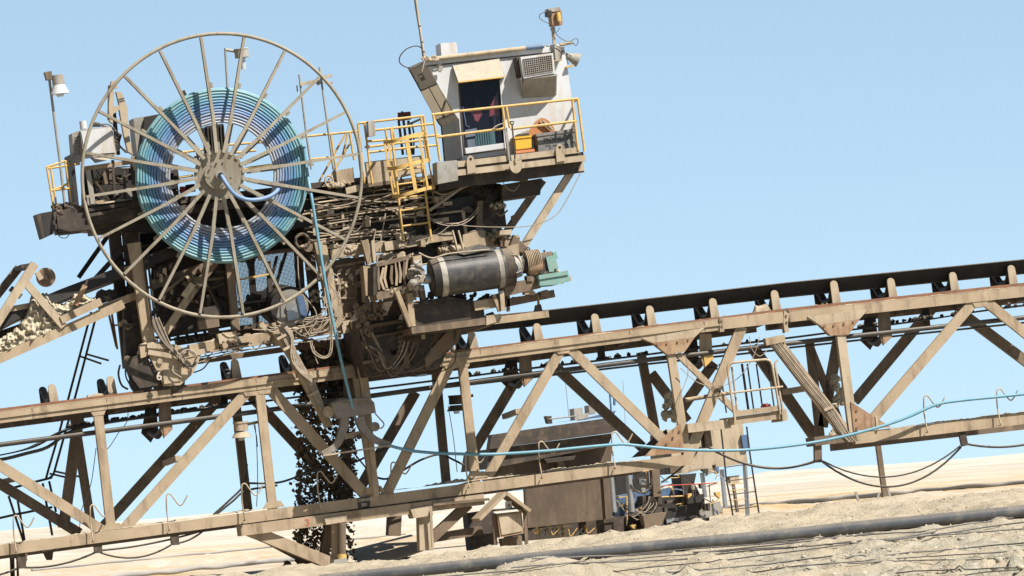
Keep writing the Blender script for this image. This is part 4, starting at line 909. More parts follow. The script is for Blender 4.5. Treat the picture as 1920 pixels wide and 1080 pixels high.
# tray full of crust under the drum
plate('drip_tray', GRM_SHADE, [(776, 566), (840, 556), (905, 566), (912, 612), (772, 628)], -1.0, .9)
MB().heap((776, 570), (905, 565), -1.1, -.4, .16, .05).build('tray_crust', GRM_SHADE, mc)
MB().bar((772, 620), (912, 602), 12, -1.1, .2).build('tray_beam', BRN, mc); MB().bar((912, 603), (1029, 588), 13, -1.1, .2).build('tray_beam', TAN, mc)
plate('tray_beam_end', TANL, [(912, 592), (940, 588), (930, 604), (912, 610)], -1.12, .1)
bar('tray_strut', TAN, (745, 546), (771, 612), 8, -1.1, .15); bar('tray_strut', TAN, (768, 550), (774, 612), 11, -1.05, .15); bar('tray_strut', BRN, (790, 535), (796, 570), 10, -.9, .15)
MB().cyl(P(1010, 586, -1.0), P(1009, 552, -1.0), .025, n=8).build('hanger_rod', RUST, mc); plate('hanger_lug', GRM_SHADE, [(1005, 572), (1014, 570), (1018, 584), (1002, 586)], -1.05, .1)
mb = MB()
for k in range(40): mb.blob(P(random.uniform(800, 925), random.uniform(553, 566) - 2, -.8), random.uniform(.03, .07), 0, .5)
mb.build('clinging_dirt', BLK, mc)
REACH = 0.0
for (x, y, w_) in ((772, 548, 16), (948, 556, 16), (775, 620, 10), (915, 606, 10)): MB().beam(P(x, y, -2.2), P(x - 46, y + 16, .3), w_ * M, w_ * M * 1.1).build('boom_beam', BRN, mc)
# --- struts of the cab deck
bar('deck_strut', BRN, (1019, 338), (950, 436), 13, .9, .14); bar('deck_strut', TANL, (1072, 322), (976, 472), 13, -.5, .14)  # back strut is browner: its shade is put into the steel
plate('strut_foot', TANL, [(938, 432), (960, 430), (958, 440), (936, 442)], -.6, .5); plate('strut_foot', TAN, [(948, 446), (972, 440), (980, 470), (964, 474), (946, 460)], -.55, .2)
cable([(1088, 325), (1062, 375), (1040, 405), (1000, 422), (950, 426), (880, 424), (850, 420), (820, 440), (780, 452)], .9, -.7)
cable([(805, 408), (830, 418), (860, 418), (880, 408), (897, 388)], 1.0, -.3); cable([(806, 412), (832, 422), (862, 422), (884, 410), (898, 392)], 1.0, -.32)
cable([(805, 395), (840, 370), (866, 352), (895, 342)], 3.2, -.35, CAB, mc, 'conduit')
for k in range(10): cable([(880 + k * 3, 358 + k), (900 + k * 4, 350 + (k * 7) % 22), (920 + (k * 11) % 18, 366), (938, 350 + k * 2), (905 + k, 380)], .9, .2, CABK)
plate('junction_box', BLK, [(905, 352), (935, 348), (938, 372), (915, 376)], .4, .4)
# --- leg, arms and guide head for the hose
BRN2 = mat('grey_brown_shaded_steel', (.25, .215, .18), (.20, .17, .14), (.13, .105, .08), 2.5, .8, .6)  # darker tone puts the hose guide's shade into its colour
gd = bpy.data.objects.new('hose_guide', None); col.objects.link(gd); gd.parent = mc; gd.location = P(665, 765, -.5) - mc.location
bar('guide_leg', TAN, (666, 600), (690, 760), 16, -.45, .14, gd); bar('guide_leg', TAN, (690, 760), (706, 930), 10, -.3, .1, gd)
plate('guide_head', BRN2, [(622, 757), (640, 747), (692, 745), (702, 755), (705, 774), (632, 785)], -.75, .45, gd); MB().T([(628, 757), (645, 751), (668, 749), (694, 748)], 2.2, -.78, 7).build('guide_roller', BRN2, gd)
def arc_plate(pts, w_, Y, D, name, m):
    q = spline([P(x, y, Y) for x, y in pts], 5); mb = MB()
    l, r_ = [], []
    for i, p in enumerate(q):
        d = (q[min(i + 1, len(q) - 1)] - q[max(i - 1, 0)]).normalized(); n_ = d.cross(MY).normalized(); ww = w_ * M / 2 * (1 - .45 * i / len(q))
        l.append(p + n_ * ww); r_.append(p - n_ * ww)
    for i in range(len(q) - 1):
        f = [l[i], l[i + 1], r_[i + 1], r_[i]]; mb.solid(f, [p + MY * D for p in f])
    return mb.build(name, m, gd)
arc_plate([(648, 782), (644, 806), (632, 834), (606, 852)], 17, -.72, .18, 'guide_arm', BRN2); arc_plate([(674, 782), (684, 806), (704, 824), (732, 834)], 17, -.7, .18, 'guide_arm', BRN2)
bar('guide_link', TANL, (606, 854), (734, 835), 3, -.75, .04, gd); bar('guide_link', TAN, (640, 820), (680, 812), 10, -.6, .12, gd)
MB().cyl(P(673, 819, -.76), P(673, 819, -.6), .055, n=12).build('pivot_pin', GRM_SHADE, gd); MB().cyl(P(703, 800, -.72), P(703, 800, -.55), .1, n=14).build('pivot_boss', BRN2, gd)
MB().cyl(P(616, 772, -.66), P(616, 772, -.4), .12, n=14).build('pivot_boss', TAN, gd)
MB().T([(703, 775), (712, 785), (720, 795), (715, 803), (708, 800)], 1.2, -.75, 6, 4).build('guide_rod', BRN2, gd)
# arm with strapped hoses running down from the lower beam
bar('hose_arm', TAN, (518, 620), (562, 690), 15, -.3, .15); bar('hose_arm', TAN, (560, 688), (618, 800), 15, -.35, .15)
for k in range(5): MB().T([(522 + k * 3, 612), (534 + k * 3, 640), (562 + k * 2, 688), (580 + k * 3, 722), (612 + k * 2, 790 + k * 2)], 1.5, -.4, 6, 4).build('strapped_hose', CAB, mc)
for x, y in ((528, 632), (540, 652), (588, 738)): bar('arm_clamp', TANL, (x - 8, y + 4), (x + 9, y - 5), 5, -.44, .2)
for k in range(7): cable([(520 + k * 2, 602 + k), (543 + k, 628), (548 + random.uniform(-4, 4), 660 + k * 3), (560, 690 + k), (585, 705 + k * 2)], 1.2, -.46, CAB)
cable([(581, 640), (588, 662), (608, 672), (622, 658), (622, 605)], 1.5, -.35); cable([(584, 638), (590, 658), (608, 669), (619, 655), (619, 600)], 1.2, -.33); cable([(588, 650), (592, 672), (596, 682)], 1.2, -.33)
for k in range(14):
    x0 = random.uniform(470, 600); y0 = 618 - (x0 - 470) * .12
    cable([(x0, y0), (x0 + random.uniform(10, 40), y0 + random.uniform(-14, 26)), (x0 + random.uniform(40, 80), y0 - random.uniform(-4, 16))], random.uniform(.8, 1.3), -.25, CAB)
for k in range(10):
    x0 = random.uniform(600, 622); y0 = random.uniform(520, 570)
    cable([(x0, y0), (x0 + random.uniform(0, 22), y0 + 30), (x0 + random.uniform(-10, 12), y0 + 62), (x0 - random.uniform(10, 40), y0 + 70)], random.uniform(.8, 1.2), -.3, CAB)
cable([(622, 512), (634, 520), (636, 540), (628, 560)], 1.3, -.35); cable([(558, 480), (560, 520), (566, 550), (574, 560)], 1.1, -.2); cable([(574, 560), (590, 580), (594, 600), (586, 614)], 1.2, -.3)
# ring of coiled cable on the tray end
for k in range(4):
    q = [P(567, 452, -.05) + MX * (.13 + .01 * k) * math.cos(g / 20 * 6.283) + MZ * (.13 + .012 * k) * math.sin(g / 20 * 6.283) + MY * random.uniform(-.02, .02) for g in range(20)]
    MB().tube(q, .014, 5, True).build('coiled_cable', CABK if k % 2 else BRN, mc)
# grille motor seen through the wheel
plate('fan_cowl', BLK, [(388, 236), (418, 232), (424, 284), (392, 290)], .6, .6); 
mb = MB()
for k in range(6): mb.bar((389 + k * 6, 238 - k), (393 + k * 6, 288 - k), 1.5, .56, .03)
mb.build('cowl_bars', GRM_SHADE, mc)
plate('fan_bracket', BLK, [(384, 240), (388, 238), (392, 300), (386, 302)], .7, .2)
# red and blue tanks glimpsed behind the wheel hub
MB().cyl(P(343, 350, .5), P(343, 362, .5), .07, n=14).build('red_cylinder', RED, mc); MB().cyl(P(356, 346, .6), P(358, 360, .6), .1, n=14).build('tank', GRM_SHADE, mc)
# dark box behind the coil with a lighter front
plate('back_cabinet', GRY, [(250, 222), (298, 214), (300, 300), (258, 300)], 1.2, .6); plate('back_cabinet', BLK, [(272, 219), (298, 214), (300, 300), (262, 290)], 1.1, .09)
# pale forked bracket
plate('forked_bracket', TANL, [(209, 152), (216, 151), (222, 164), (214, 166), (213, 200), (224, 197), (218, 172), (228, 172), (239, 202), (242, 250), (249, 290), (240, 284), (232, 252), (224, 206), (212, 214), (212, 232), (206, 228), (204, 200), (207, 168)], .3, .15)
bar('bracket_mark', CHAR, (219, 187), (233, 184), 1.5, .29, .008); bar('bracket_mark', CHAR, (220, 191), (234, 188), 1.5, .29, .008)
bar('forked_bracket_leg', GRM_SHADE, (214, 210), (222, 290), 7, .5, .1); bar('forked_bracket_leg', TAN, (206, 160), (205, 225), 5, .45, .1)
for k in range(6): cable([(212 + k, 240 + k * 4), (222 + k, 252), (224, 272), (236 + k, 286)], 1.5, .25, CABK)
# --- the packed brackets, stubs and pipes of the machine's body
def clutter(x0, x1, y0, y1, n, Ya, Yb, mats, slope=-.12):
    for k in range(n):
        x = random.uniform(x0, x1); y = random.uniform(y0, y1) + slope * (x - (x0 + x1) / 2); Y = random.uniform(Ya, Yb); m = random.choice(mats); q = random.random()
        if q < .34:
            L = random.uniform(12, 55); bar('small_strut', m, (x, y), (x + L * (1 if k % 3 else .11), y + L * (-.12 if k % 3 else .9)), random.uniform(3, 8), Y, .08)
        elif q < .64:
            a = random.uniform(6, 22); b = random.uniform(5, 20); plate('small_bracket', m, [(x, y), (x + a * .6, y - a * .1 - 2), (x + a, y + b * .3), (x + a * .9, y + b), (x + 1, y + b * random.uniform(.6, 1.2))], Y, random.uniform(.05, .3))
        elif q < .82:
            L = random.uniform(15, 60); MB().T([(x, y), (x + L * .4, y + random.uniform(-3, 9)), (x + L, y - L * .12 + random.uniform(-6, 6))], random.uniform(1.0, 3.2), Y, 7, 4).build('small_pipe', m, mc)
        elif q < .92:
            c = P(x, y, Y); MB().cyl(c, c - MY * random.uniform(.05, .2), random.uniform(.04, .11), n=14).build('small_flange', m, mc)
        else:
            mb = MB()
            for j in range(14): mb.blob(P(x + random.gauss(0, 6), y + random.gauss(0, 3), Y + random.uniform(-.05, .1)), random.uniform(.02, .06), 0, .5)
            mb.build('dirt_lump', DIRT, mc)
MIX = (TAN, BRN, BRN, TANL, GRM_SHADE, TAN)
clutter(580, 830, 365, 455, 34, -.12, .45, MIX); clutter(600, 690, 465, 600, 26, -.05, .2, MIX, 0); clutter(560, 610, 455, 600, 12, .0, .6, (GRM_SHADE, BRN, TAN), 0)
clutter(690, 850, 585, 680, 26, -.2, .1, (BRN, GRM_SHADE, GRM_SHADE)); clutter(800, 960, 380, 470, 26, -.1, .6, (BRN, TAN, GRM_SHADE, BRN)); clutter(690, 790, 455, 500, 16, -.5, .1, MIX)  # dark mix of the first group paints the shade under the drum
clutter(228, 300, 450, 680, 26, .0, .7, (GRM_SHADE, BRN, GRM_SHADE, TAN), 0); clutter(300, 440, 470, 600, 26, .4, .95, (GRM_SHADE, BRN, GRM_SHADE), 0); clutter(360, 640, 600, 640, 26, -.18, .3, MIX, -.13)
clutter(160, 330, 300, 395, 22, .2, 1.2, (GRM_SHADE, BRN, GRY, BLK), -.08); clutter(700, 800, 545, 600, 16, -1.6, -.1, (BRN, GRM_SHADE, TAN)); clutter(780, 930, 560, 612, 14, -2.0, -1.9, (GRM_SHADE, BRN)); clutter(955, 1025, 485, 550, 12, -2.5, -2.2, (BRN, TAN, GRM_SHADE))
for k in range(8):
    x0 = random.uniform(690, 760); x1 = random.uniform(770, 862); d = random.uniform(668, 706)
    cable([(x0, random.uniform(615, 655)), (x0 + 6, d - 14), ((x0 + x1) / 2, d), (x1 - 6, d - 20), (x1, random.uniform(615, 640))], random.uniform(.9, 1.5), random.uniform(-.42, -.25), random.choice((BRN, GRM_SHADE)))
plate('deck_end_plate', GRM_SHADE, [(106, 402), (172, 394), (176, 430), (110, 436)], .08, .1)
# dust heaped on the ledges
for p, q, Y0, Y1, h in (((622, 468), (726, 452), -.12, .18, .07), ((700, 352), (826, 327), -.1, .3, .05), ((575, 362), (690, 342), .1, .3, .06), ((360, 646), (640, 603), -.05, .2, .07), ((706, 549), (776, 532), -2.25, -1.6, .08), ((708, 494), (768, 479), -2.25, -1.7, .05), ((892, 566), (936, 558), -2.35, -2.0, .06), ((915, 598), (1026, 583), -2.35, -2.15, .04), ((950, 561), (1038, 544), -2.25, -2.0, .05), ((802, 442), (850, 435), -.2, .2, .06), ((682, 496), (708, 500), -.35, .1, .06), ((870, 438), (905, 429), -.2, 0, .05), ((150, 388), (250, 374), .0, .3, .06), ((262, 646), (318, 642), -.15, .05, .05)):
    MB().heap(p, q, Y0, Y1, h, .04).build('dust_ridge', DIRT, mc)
def crust(x, y, Y, n, rx, ry, m=DIRT):
    mb = MB()
    for k in range(n): mb.blob(P(x + random.gauss(0, rx), y + random.gauss(0, ry), Y + random.uniform(-.05, .05)), random.uniform(.025, .06), 1, .4, (1, .6, 1), True)
    mb.build('dust_crust', m, mc)
for x, y, Y in ((640, 345, 0), (655, 470, -.1), (760, 446, -.2), (700, 580, -.2), (735, 545, -2.2), (560, 630, -.1), (430, 640, -.1), (610, 600, -.1), (920, 442, .1), (850, 468, -.2), (745, 480, -.2), (660, 610, -.1), (790, 615, -.1), (830, 650, -.1)): crust(x, y, Y, 22, 9, 2.5, DIRT if y < 600 else BRN)
# --- control cabinets at the left end
ec = thing('switch_cabinet', 'dented dirty white switch cabinet with brown stain at the left end of the deck', 'cabinet', P(190, 298, .2))
MB().solid([P(150, 244, .1), P(210, 236, .1), P(219, 290, .1), P(158, 298, .1)], [P(150, 244, .9), P(210, 236, .9), P(219, 290, .9), P(158, 298, .9)]).build('body', WHTD, ec)
MB().prism([(152, 246), (209, 238), (216, 286), (160, 290)], .08, .02).build('door', WHT, ec)
MB().prism([(135, 250), (150, 245), (158, 300), (140, 310)], .3, .5).build('side_cabinet', GRY, ec)
mb = MB()
for k in range(9): mb.bar((139, 258 + k * 4), (150, 256 + k * 4), 1, .29, .01)
mb.build('notice_lines', CHAR, ec)
MB().cyl(P(157, 242, .4), P(155, 227, .4), .075, n=18).build('white_cap', WHT, ec)
MB().solid([P(165, 292, .2), P(215, 290, .2), P(205, 300, .0), P(178, 306, .0)], [P(165, 292, .5), P(215, 290, .5), P(205, 300, .4), P(178, 306, .4)]).build('lower_tray', GRY, ec)
MB().prism([(131, 290), (138, 290), (150, 400), (142, 400)], .2, .8).build('rear_rail', BLK, ec)
for k in range(10): MB().T([(170 + k * 2, 238), (178 + k, 230 + k % 4), (188, 234), (196 + k * 2, 240)], 1.2, .2, 5, 3).build('wiring', CABK, ec)
MB().T([(190, 233), (205, 234), (214, 246), (216, 262)], 1.2, .1, 5, 4).build('wiring', CABK, ec)
for k in range(5): MB().T([(214, 245 + k * 6), (220 + k, 250 + k * 6), (222, 262 + k * 5), (216, 268 + k * 4)], 1.6, .15, 5, 4).build('wiring', CABK, ec)
# --- inclined belt lift at the left
lf = thing('belt_lift', 'inclined tan frame caked in pale ore lifting the belt at the left edge', 'conveyor frame', P(110, 640, 1))
MB().bar((-40, 690), (232, 570), 17, .0, .2).build('lift_beam', TAN, lf); MB().bar((-60, 650), (250, 540), 16, 1.9, .2).build('lift_beam', GRM_SHADE, lf); MB().bar((190, 578), (262, 552), 14, .2, .4).build('lift_beam', TAN, lf)
MB().bar((-30, 645), (66, 494), 16, -.06, .12).build('frame_leg', TANL, lf); MB().bar((44, 524), (120, 612), 14, -.05, .12).build('frame_leg', TANL, lf); MB().bar((-40, 598), (36, 502), 15, 1.1, .12).build('frame_leg', BRN, lf)
MB().bar((40, 500), (66, 496), 8, .0, 1.2).build('frame_head', GRM_SHADE, lf); MB().bar((20, 540), (40, 556), 10, .6, .1).build('frame_tie', BRN, lf); MB().bar((15, 580), (60, 572), 10, .2, .2).build('frame_tie', TAN, lf)
MB().cyl(P(86, 520, .1), P(86, 520, 1.5), .2, n=26).build('hold_down_roller', RUST, lf); MB().cyl(P(87, 520, .08), P(87, 520, .1), .17, n=26).build('roller_end', BRN, lf); MB().cyl(P(87, 520, .03), P(87, 520, .08), .05, n=14).build('roller_shaft', GRM_SHADE, lf)
MB().bar((70, 510), (78, 524), 9, -.02, .1).build('roller_arm', TAN, lf)
def caked(x0, x1, base, top, Yf, depth, name):
    # a crust of mud: a lumpy face that bulges towards the viewer, with a ragged crest
    nx, nt_ = int((x1 - x0) / 1.3), 26; vs = []
    for i in range(nx + 1):
        x = x0 + (x1 - x0) * i / nx; b_ = ln(base, x); t_ = ln(top, x) + 7 * noise.fractal(Vector((x * .11, 3, 1)), .8, 2, 4)
        for k in range(nt_ + 1):
            f = k / nt_; y = b_ + (t_ - b_) * f
            q = Vector((x * .075, y * .095, 4)); bulge = noise.fractal(q, .9, 2, 5) + .6 * abs(noise.noise(q * 2.1)) + .25 * abs(noise.noise(q * 4.3)) + .2 * noise.noise(Vector((x * .7, y * .12, 2)))
            vs.append(P(x, y, Yf + depth * .25 * f - .12 * bulge + depth * max(0, f - .8) * 4 * .5))
        vs.append(P(x, t_ + 3, Yf + depth)); vs.append(P(x, b_, Yf + depth))
    m_ = nt_ + 3; mb = MB()
    mb.add(vs, [(i * m_ + k, (i + 1) * m_ + k, (i + 1) * m_ + (k + 1) % m_, i * m_ + (k + 1) % m_) for i in range(nx) for k in range(m_)], True)
    return mb.build(name, CLOD, lf)
caked(-14, 118, [(-14, 668), (118, 612)], [(-14, 644), (8, 630), (22, 622), (40, 604), (46, 592), (60, 552), (80, 549), (98, 556), (110, 575), (118, 596)], .05, .5, 'caked_ore')
caked(84, 188, [(84, 612), (188, 570)], [(84, 562), (104, 566), (116, 572), (128, 562), (140, 551), (152, 550), (166, 556), (188, 566)], .10, .4, 'caked_ore')
mb = MB()
for k in range(70): mb.blob(P(random.uniform(185, 215), random.uniform(548, 560), .4), random.uniform(.04, .09), 0, .4)
mb.build('black_crust', BLK, lf)
MB().bar((142, 572), (160, 535), 9, -.1, .1).build('scraper_blade', RUST, lf); MB().bar((160, 536), (164, 524), 4, -.1, .06).build('scraper_tip', GRM_SHADE, lf); MB().bar((115, 600), (190, 565), 14, -.08, .1).build('scraper_plate', TAN, lf)
sheet(((-60, 636), (-20, 607), (20, 583), (60, 566), (84, 556), (130, 536), (180, 517), (232, 497), (300, 470), (400, 430), (520, 400)), .25, 1.75, 'conveyor_belt', 'black belt climbing the lift frame into the machine on the left', .22, BLK, .06)
sheet(((-60, 690), (-10, 664), (20, 648), (40, 630)), .3, 1.4, 'conveyor_belt', 'lower black belt strand under the pale caked lift frame', .1, BLK, .1)
# --- stair rails hanging at the left, behind the bridge
st = thing('stair_rail', 'dark rusty stair handrail slanting down behind the left end of the bridge', 'handrail', P(110, 900, 3))
for pts in ([(171, 585), (130, 740), (110, 815), (92, 876), (86, 898)], [(183, 582), (142, 740), (121, 815), (103, 880), (100, 890), (92, 897)]): MB().T(pts, 2.3, 2.6, 7).build('rail', GRM_SHADE, st)
for p, q in (((150, 668), (190, 682)), ((162, 664), (204, 676)), ((93, 888), (132, 897)), ((104, 884), (150, 894))): MB().T([p, q], 2.0, 2.6, 7).build('crossbar', BRN, st)
for p, q in (((202, 580), (218, 650)), ((208, 578), (220, 655))): MB().T([p, q], 2.2, 2.6, 7).build('post', RUST, st)
MB().T([(208, 612), (226, 608)], 1.8, 2.6, 7).build('crossbar', RUST, st)
st2 = thing('walkway_rail', 'dark pipe railing around the walkway in the bottom left corner', 'handrail', P(60, 1080, 3))
for pts in ([(20, 916), (60, 905), (92, 897), (98, 895)], [(-30, 978), (28, 965), (98, 951)]): MB().T(pts, 2.4, 2.5, 7).build('rail', GRM_SHADE, st2)
for p, q in (((16, 930), (44, 1015)), ((30, 920), (46, 1013)), ((80, 906), (98, 1004)), ((92, 902), (105, 960)), ((24, 1016), (26, 1090)), ((20, 1040), (22, 1090)), ((32, 1040), (34, 1090))): MB().T([p, q], 2.3, 2.5, 7).build('post', GRM_SHADE, st2)
MB().bar((-40, 913), (30, 898), 10, 2.4, .8).build('deck', TAN, st2)
MB().bar((50, 1052), (30, 1040), 8, 2.4, .4).build('bracket', GRM_SHADE, st2)
MB().prism([(34, 1042), (52, 1038), (48, 1064), (36, 1066)], 1.2, .3).build('bracket', BRN, st2); MB().prism([(83, 1034), (101, 1030), (98, 1050), (91, 1050)], .6, .3).build('bracket', GRM_SHADE, st2)
# ================================================================== hose wheel and its hose
hw = thing('hose_reel', 'large spoked steel hose wheel standing upright on the machine', 'hose reel', P(414, 329, -.7))
CX, CY = 416, 329
def E(t, k, Y): return P(CX + 262 * k * math.sin(t), CY - 266 * k * math.cos(t), Y)
NS = 20
q = [E(2 * math.pi * i / 120, 1, -.85) for i in range(120)]
MB().tube(q, .036, 8, True).build('rim', REEL, hw)
for i in range(NS):
    t = R(-8.8 + 18 * i)
    a = P(412 + 42 * math.sin(t), 328 - 42 * math.cos(t), -.98); m1 = E(t, .44, -.93); m2 = E(t, .36, -.95); b = E(t, .985, -.85)
    d = (b - m2).normalized(); sd = d.cross(MY).normalized()
    if sd.x > 0: sd = -sd
    wf = MB(); f = [m2 + sd * .032, b + sd * .026, b - sd * .026, m2 - sd * .032]; wf.solid([p - MY * .06 for p in f], [p - MY * .035 for p in f])
    so_ = wf.build('spoke', REEL, hw)
    wb = MB(); f = [m2 + sd * .030, b + sd * .024, b + sd * .006, m2 + sd * .008]; wb.solid([p - MY * .034 for p in f], [p + MY * .07 for p in f]); wb.build('spoke_web', BRN, so_)  # darker steel paints the shaded side of each spoke
    ib = MB(); f = [a + sd * .035, m1 + sd * .035, m1 - sd * .035, a - sd * .035]; ib.solid([p - MY * .06 for p in f], [p - MY * .005 for p in f]); ib.build('inner_bar', REEL, so_)
    bb = MB(); a2 = E(t + R(2), .18, -.38); b2 = E(t + R(2), .66, -.38); bb.beam(a2, b2, .08, .05); bb.build('rear_bar', REEL, hw)
MB().cyl(P(411, 328, -.93), P(411, 328, -.90), 47 * M, n=20, smooth=False).build('hub_plate', REEL, hw)
MB().cyl(P(411, 328, -1.02), P(411, 328, -.93), 27 * M, n=24, smooth=False).build('hub_disc', REEL, hw)
MB().cyl(P(413, 328, -1.10), P(413, 328, -1.0), 9 * M, n=20).build('hub_flange', GRY, hw); MB().cyl(P(414, 329, -1.115), P(414, 329, -1.09), 5.5 * M, n=16).build('hub_hole_shade', BLK, hw)  # black disc painting the shade inside the hub opening
MB().cyl(P(411, 328, -.9), P(411, 328, .8), 16 * M, n=20).build('axle', GRM_SHADE, hw)
for i in range(12):
    t = R(15 + 30 * i); c = P(411 + 22 * math.sin(t), 328 - 22 * math.cos(t), -1.03); MB().cyl(c, c - MY * .03, .018, n=6).build('bolt', GRM_SHADE, hw)
coil = thing('wound_hose', 'wide flat coil of blue and turquoise hose wound on the spoked wheel', 'hose', P(416, 329, -.6))
NT = 12
for k in range(NT):
    rk = (100 + k * 5.35) / 264.0
    q = []
    for i in range(120):
        t = 2 * math.pi * i / 120; e = .004 * noise.noise(Vector((math.cos(t) * 2, math.sin(t) * 2, k * .9)))
        q.append(E(t, rk + e, -.62 + .02 * noise.noise(Vector((math.cos(t) * 3, math.sin(t) * 3, k * 7 + 50)))))
    MB().tube(q, 2.5 * M, 8, True).build('hose_turn', HOSE[min(5, int(k * 6 / NT))], coil)
    q2 = [E(2 * math.pi * i / 90, rk + .010, -.55) for i in range(90)]
    MB().tube(q2, 2.6 * M, 6, True).build('hose_turn', HOSE[min(5, int(k * 6 / NT))], coil)
# inner hose end from the hub, and the run down to the guide and along the hooks
tag(MB().T([(415, 329, -1.1), (424, 344, -1.18), (440, 364, -1.2), (462, 374, -1.18), (486, 374, -1.15), (508, 367, -1.1), (520, 357, -1.0), (524, 350, -.8)], 4.0, -1, 9, 6).build('hose_end', HOSE[2]), 'bright blue hose tail curving out of the wheel hub', 'hose')
tag(MB().T([(570, 275, -.7), (577, 330, -.75), (585, 374, -.95), (597, 450, -.98), (612, 540, -1.0), (628, 620, -.98), (643, 690, -.95), (657, 748, -.8), (668, 790, -.6), (690, 815, -.5), (715, 830, -.45), (760, 843, -.25), (810, 849, -.22), (860, 851, -.22), (905, 852, -.22), (960, 850, -.22), (1030, 845, -.24), (1100, 838, -.24), (1160, 833, -.24), (1180, 834, -.22), (1240, 840, -.22), (1300, 844, -.24), (1390, 844, -.24), (1480, 836, -.24), (1560, 823, -.24), (1640, 803, -.24), (1700, 783, -.24), (1755, 759, -.24), (1800, 751, -.24), (1890, 742, -.24), (1990, 731, -.24)], 2.9, -.2, 9, 6).build('water_hose', HOSE[4]), 'turquoise hose hanging from the wheel and trailing along the bridge hooks', 'hose')
# ================================================================== cab
cb = thing('operator_cab', 'white dusty operator cab with slanted windscreen high on the machine', 'operator cab', P(960, 292, .5))
Y0 = -.25; DB = 1.8
q_out = [(798, 112), (1057, 84), (1084, 272), (868, 300), (861, 224), (855, 216)]
door = [(861, 158), (937, 148), (948, 280), (871, 291)]
mb = MB()
mb.prism([(798, 112), (1057, 84), (1066, 140), (937, 148), (861, 158), (824, 164)], Y0, .06)
mb.prism([(824, 164), (861, 158), (871, 291), (872, 299.5), (868, 300), (861, 224), (855, 216)], Y0, .06)
mb.prism([(937, 148), (1066, 140), (1084, 272), (949, 290), (948, 280)], Y0, .06)
mb.prism([(871, 291), (948, 280), (949, 290), (872, 299.5)], Y0, .06)
mb.build('front_wall', WHT, cb)
def side(a, b, name, m, th=.05):
    f = [P(*a, Y0 + .06), P(*b, Y0 + .06)]; g = [f[1] + MY * DB, f[0] + MY * DB]
    n_ = (f[1] - f[0]).cross(MY).normalized() * th
    return MB().solid(f + g, [p + n_ for p in f + g]).build(name, m, cb)
side((798, 112), (855, 216), 'windscreen_wall', GRY); side((855, 216), (861, 224), 'left_wall', WHTD); side((861, 224), (868, 300), 'left_wall', GRY); side((1057, 84), (798, 112), 'roof', WHT); side((1084, 272), (1057, 84), 'right_wall', WHT); side((868, 299), (1084, 271), 'floor', GRM_SHADE)  # left walls are grey: their shade is put into the paint
bk = [P(x, y, Y0) + MY * DB for x, y in q_out]; MB().solid(bk, [p + MY * .05 for p in bk]).build('back_wall', GRM_SHADE, cb)
bar('roof_edge', WHT, (797, 116), (1058, 88), 13, Y0 - .03, .028, cb); bar('roof_gutter', GRM_SHADE, (800, 124), (1058, 96), 2, Y0 - .035, .03, cb)
# windscreen panes and markings, lying on the slanted wall
def on_side(a, b, s, t, lift=.012):
    A_ = P(*a, Y0 + .06); B_ = P(*b, Y0 + .06); n_ = -(B_ - A_).cross(MY).normalized()
    return A_.lerp(B_, s) + MY * (DB * t) + n_ * lift
a_, b__ = (798, 112), (855, 216)
def pane(s0, s1, t0, t1, m, name, lift=.012, th=.01):
    f = [on_side(a_, b__, s0, t0, lift), on_side(a_, b__, s1, t0, lift), on_side(a_, b__, s1, t1, lift), on_side(a_, b__, s0, t1, lift)]
    g = [on_side(a_, b__, s0, t0, lift - th), on_side(a_, b__, s1, t0, lift - th), on_side(a_, b__, s1, t1, lift - th), on_side(a_, b__, s0, t1, lift - th)]
    return MB().solid(f, g).build(name, m, cb)
for t0, t1 in ((.06, .48), (.53, .97)):
    pane(.415, .965, t0 - .02, t1 + .02, CHAR, 'pane_seal', .008); pane(.435, .945, t0, t1, PANE, 'window_pane', .016)
pane(.17, .29, .50, .72, CHAR, 'faded_notice', .006); pane(.19, .23, .53, .69, WHTD, 'faded_notice', .009)
MB().tube([on_side(a_, b__, .72, .08, .03), on_side(a_, b__, .86, .5, .04)], .012, 6).build('wiper', CHAR, cb); MB().tube([on_side(a_, b__, .86, .5, .04), on_side(a_, b__, .97, .55, .03)], .014, 6).build('wiper', CHAR, cb)
# cab contents
MB().bar((880, 182), (895, 212), 30, .9, .15).build('seat_back', GRM_SHADE, cb)
tag(MB().slab([(880, 207, Y0 + .10), (890, 203, Y0 + .12), (902, 202, Y0 + .10), (904, 214, Y0 + .09), (897, 228, Y0 + .09), (891, 226, Y0 + .08), (888, 216, Y0 + .09)], .04).build('red_cloth', CLOTH), 'crumpled red cloth hanging inside the cab door', 'cloth')
tag(MB().slab([(927, 180, Y0 + .12), (934, 192, Y0 + .12), (937, 216, Y0 + .12), (918, 218, Y0 + .12), (918, 204, Y0 + .12)], .04).build('red_shirt', CLOTH), 'red garment hanging at the right edge of the cab door', 'garment')
rd = thing('radiator', 'mint green finned radiator standing inside the cab doorway', 'radiator', P(908, 278, Y0 + .25))
for k in range(7): MB().bar((892 + k * 4.4, 249 - k * .5), (895 + k * 4.4, 278 - k * .6), 2.6, Y0 + .12, .2).build('fin', GRN, rd)
MB().prism([(919, 244), (927, 243), (930, 274), (922, 275)], Y0 + .12, .25).build('end_housing', GRN, rd)
tag(MB().prism([(872, 244), (894, 240), (893, 254), (873, 258)], Y0 + .12, .03).build('paper_sheets', WHT), 'white papers behind the lower door glass', 'papers')
tag(MB().prism([(876, 262), (890, 260), (892, 276), (878, 279)], Y0 + .10, .2).build('white_box', WHT), 'small white box on the cab floor behind the glass', 'box')
dr_ = MB()
for p, q in (((861, 158), (871, 291)), ((937, 148), (948, 280)), ((861, 157), (937, 147.5)), ((871, 290), (948, 279))): dr_.bar(p, q, 3, Y0 - .02, .05)
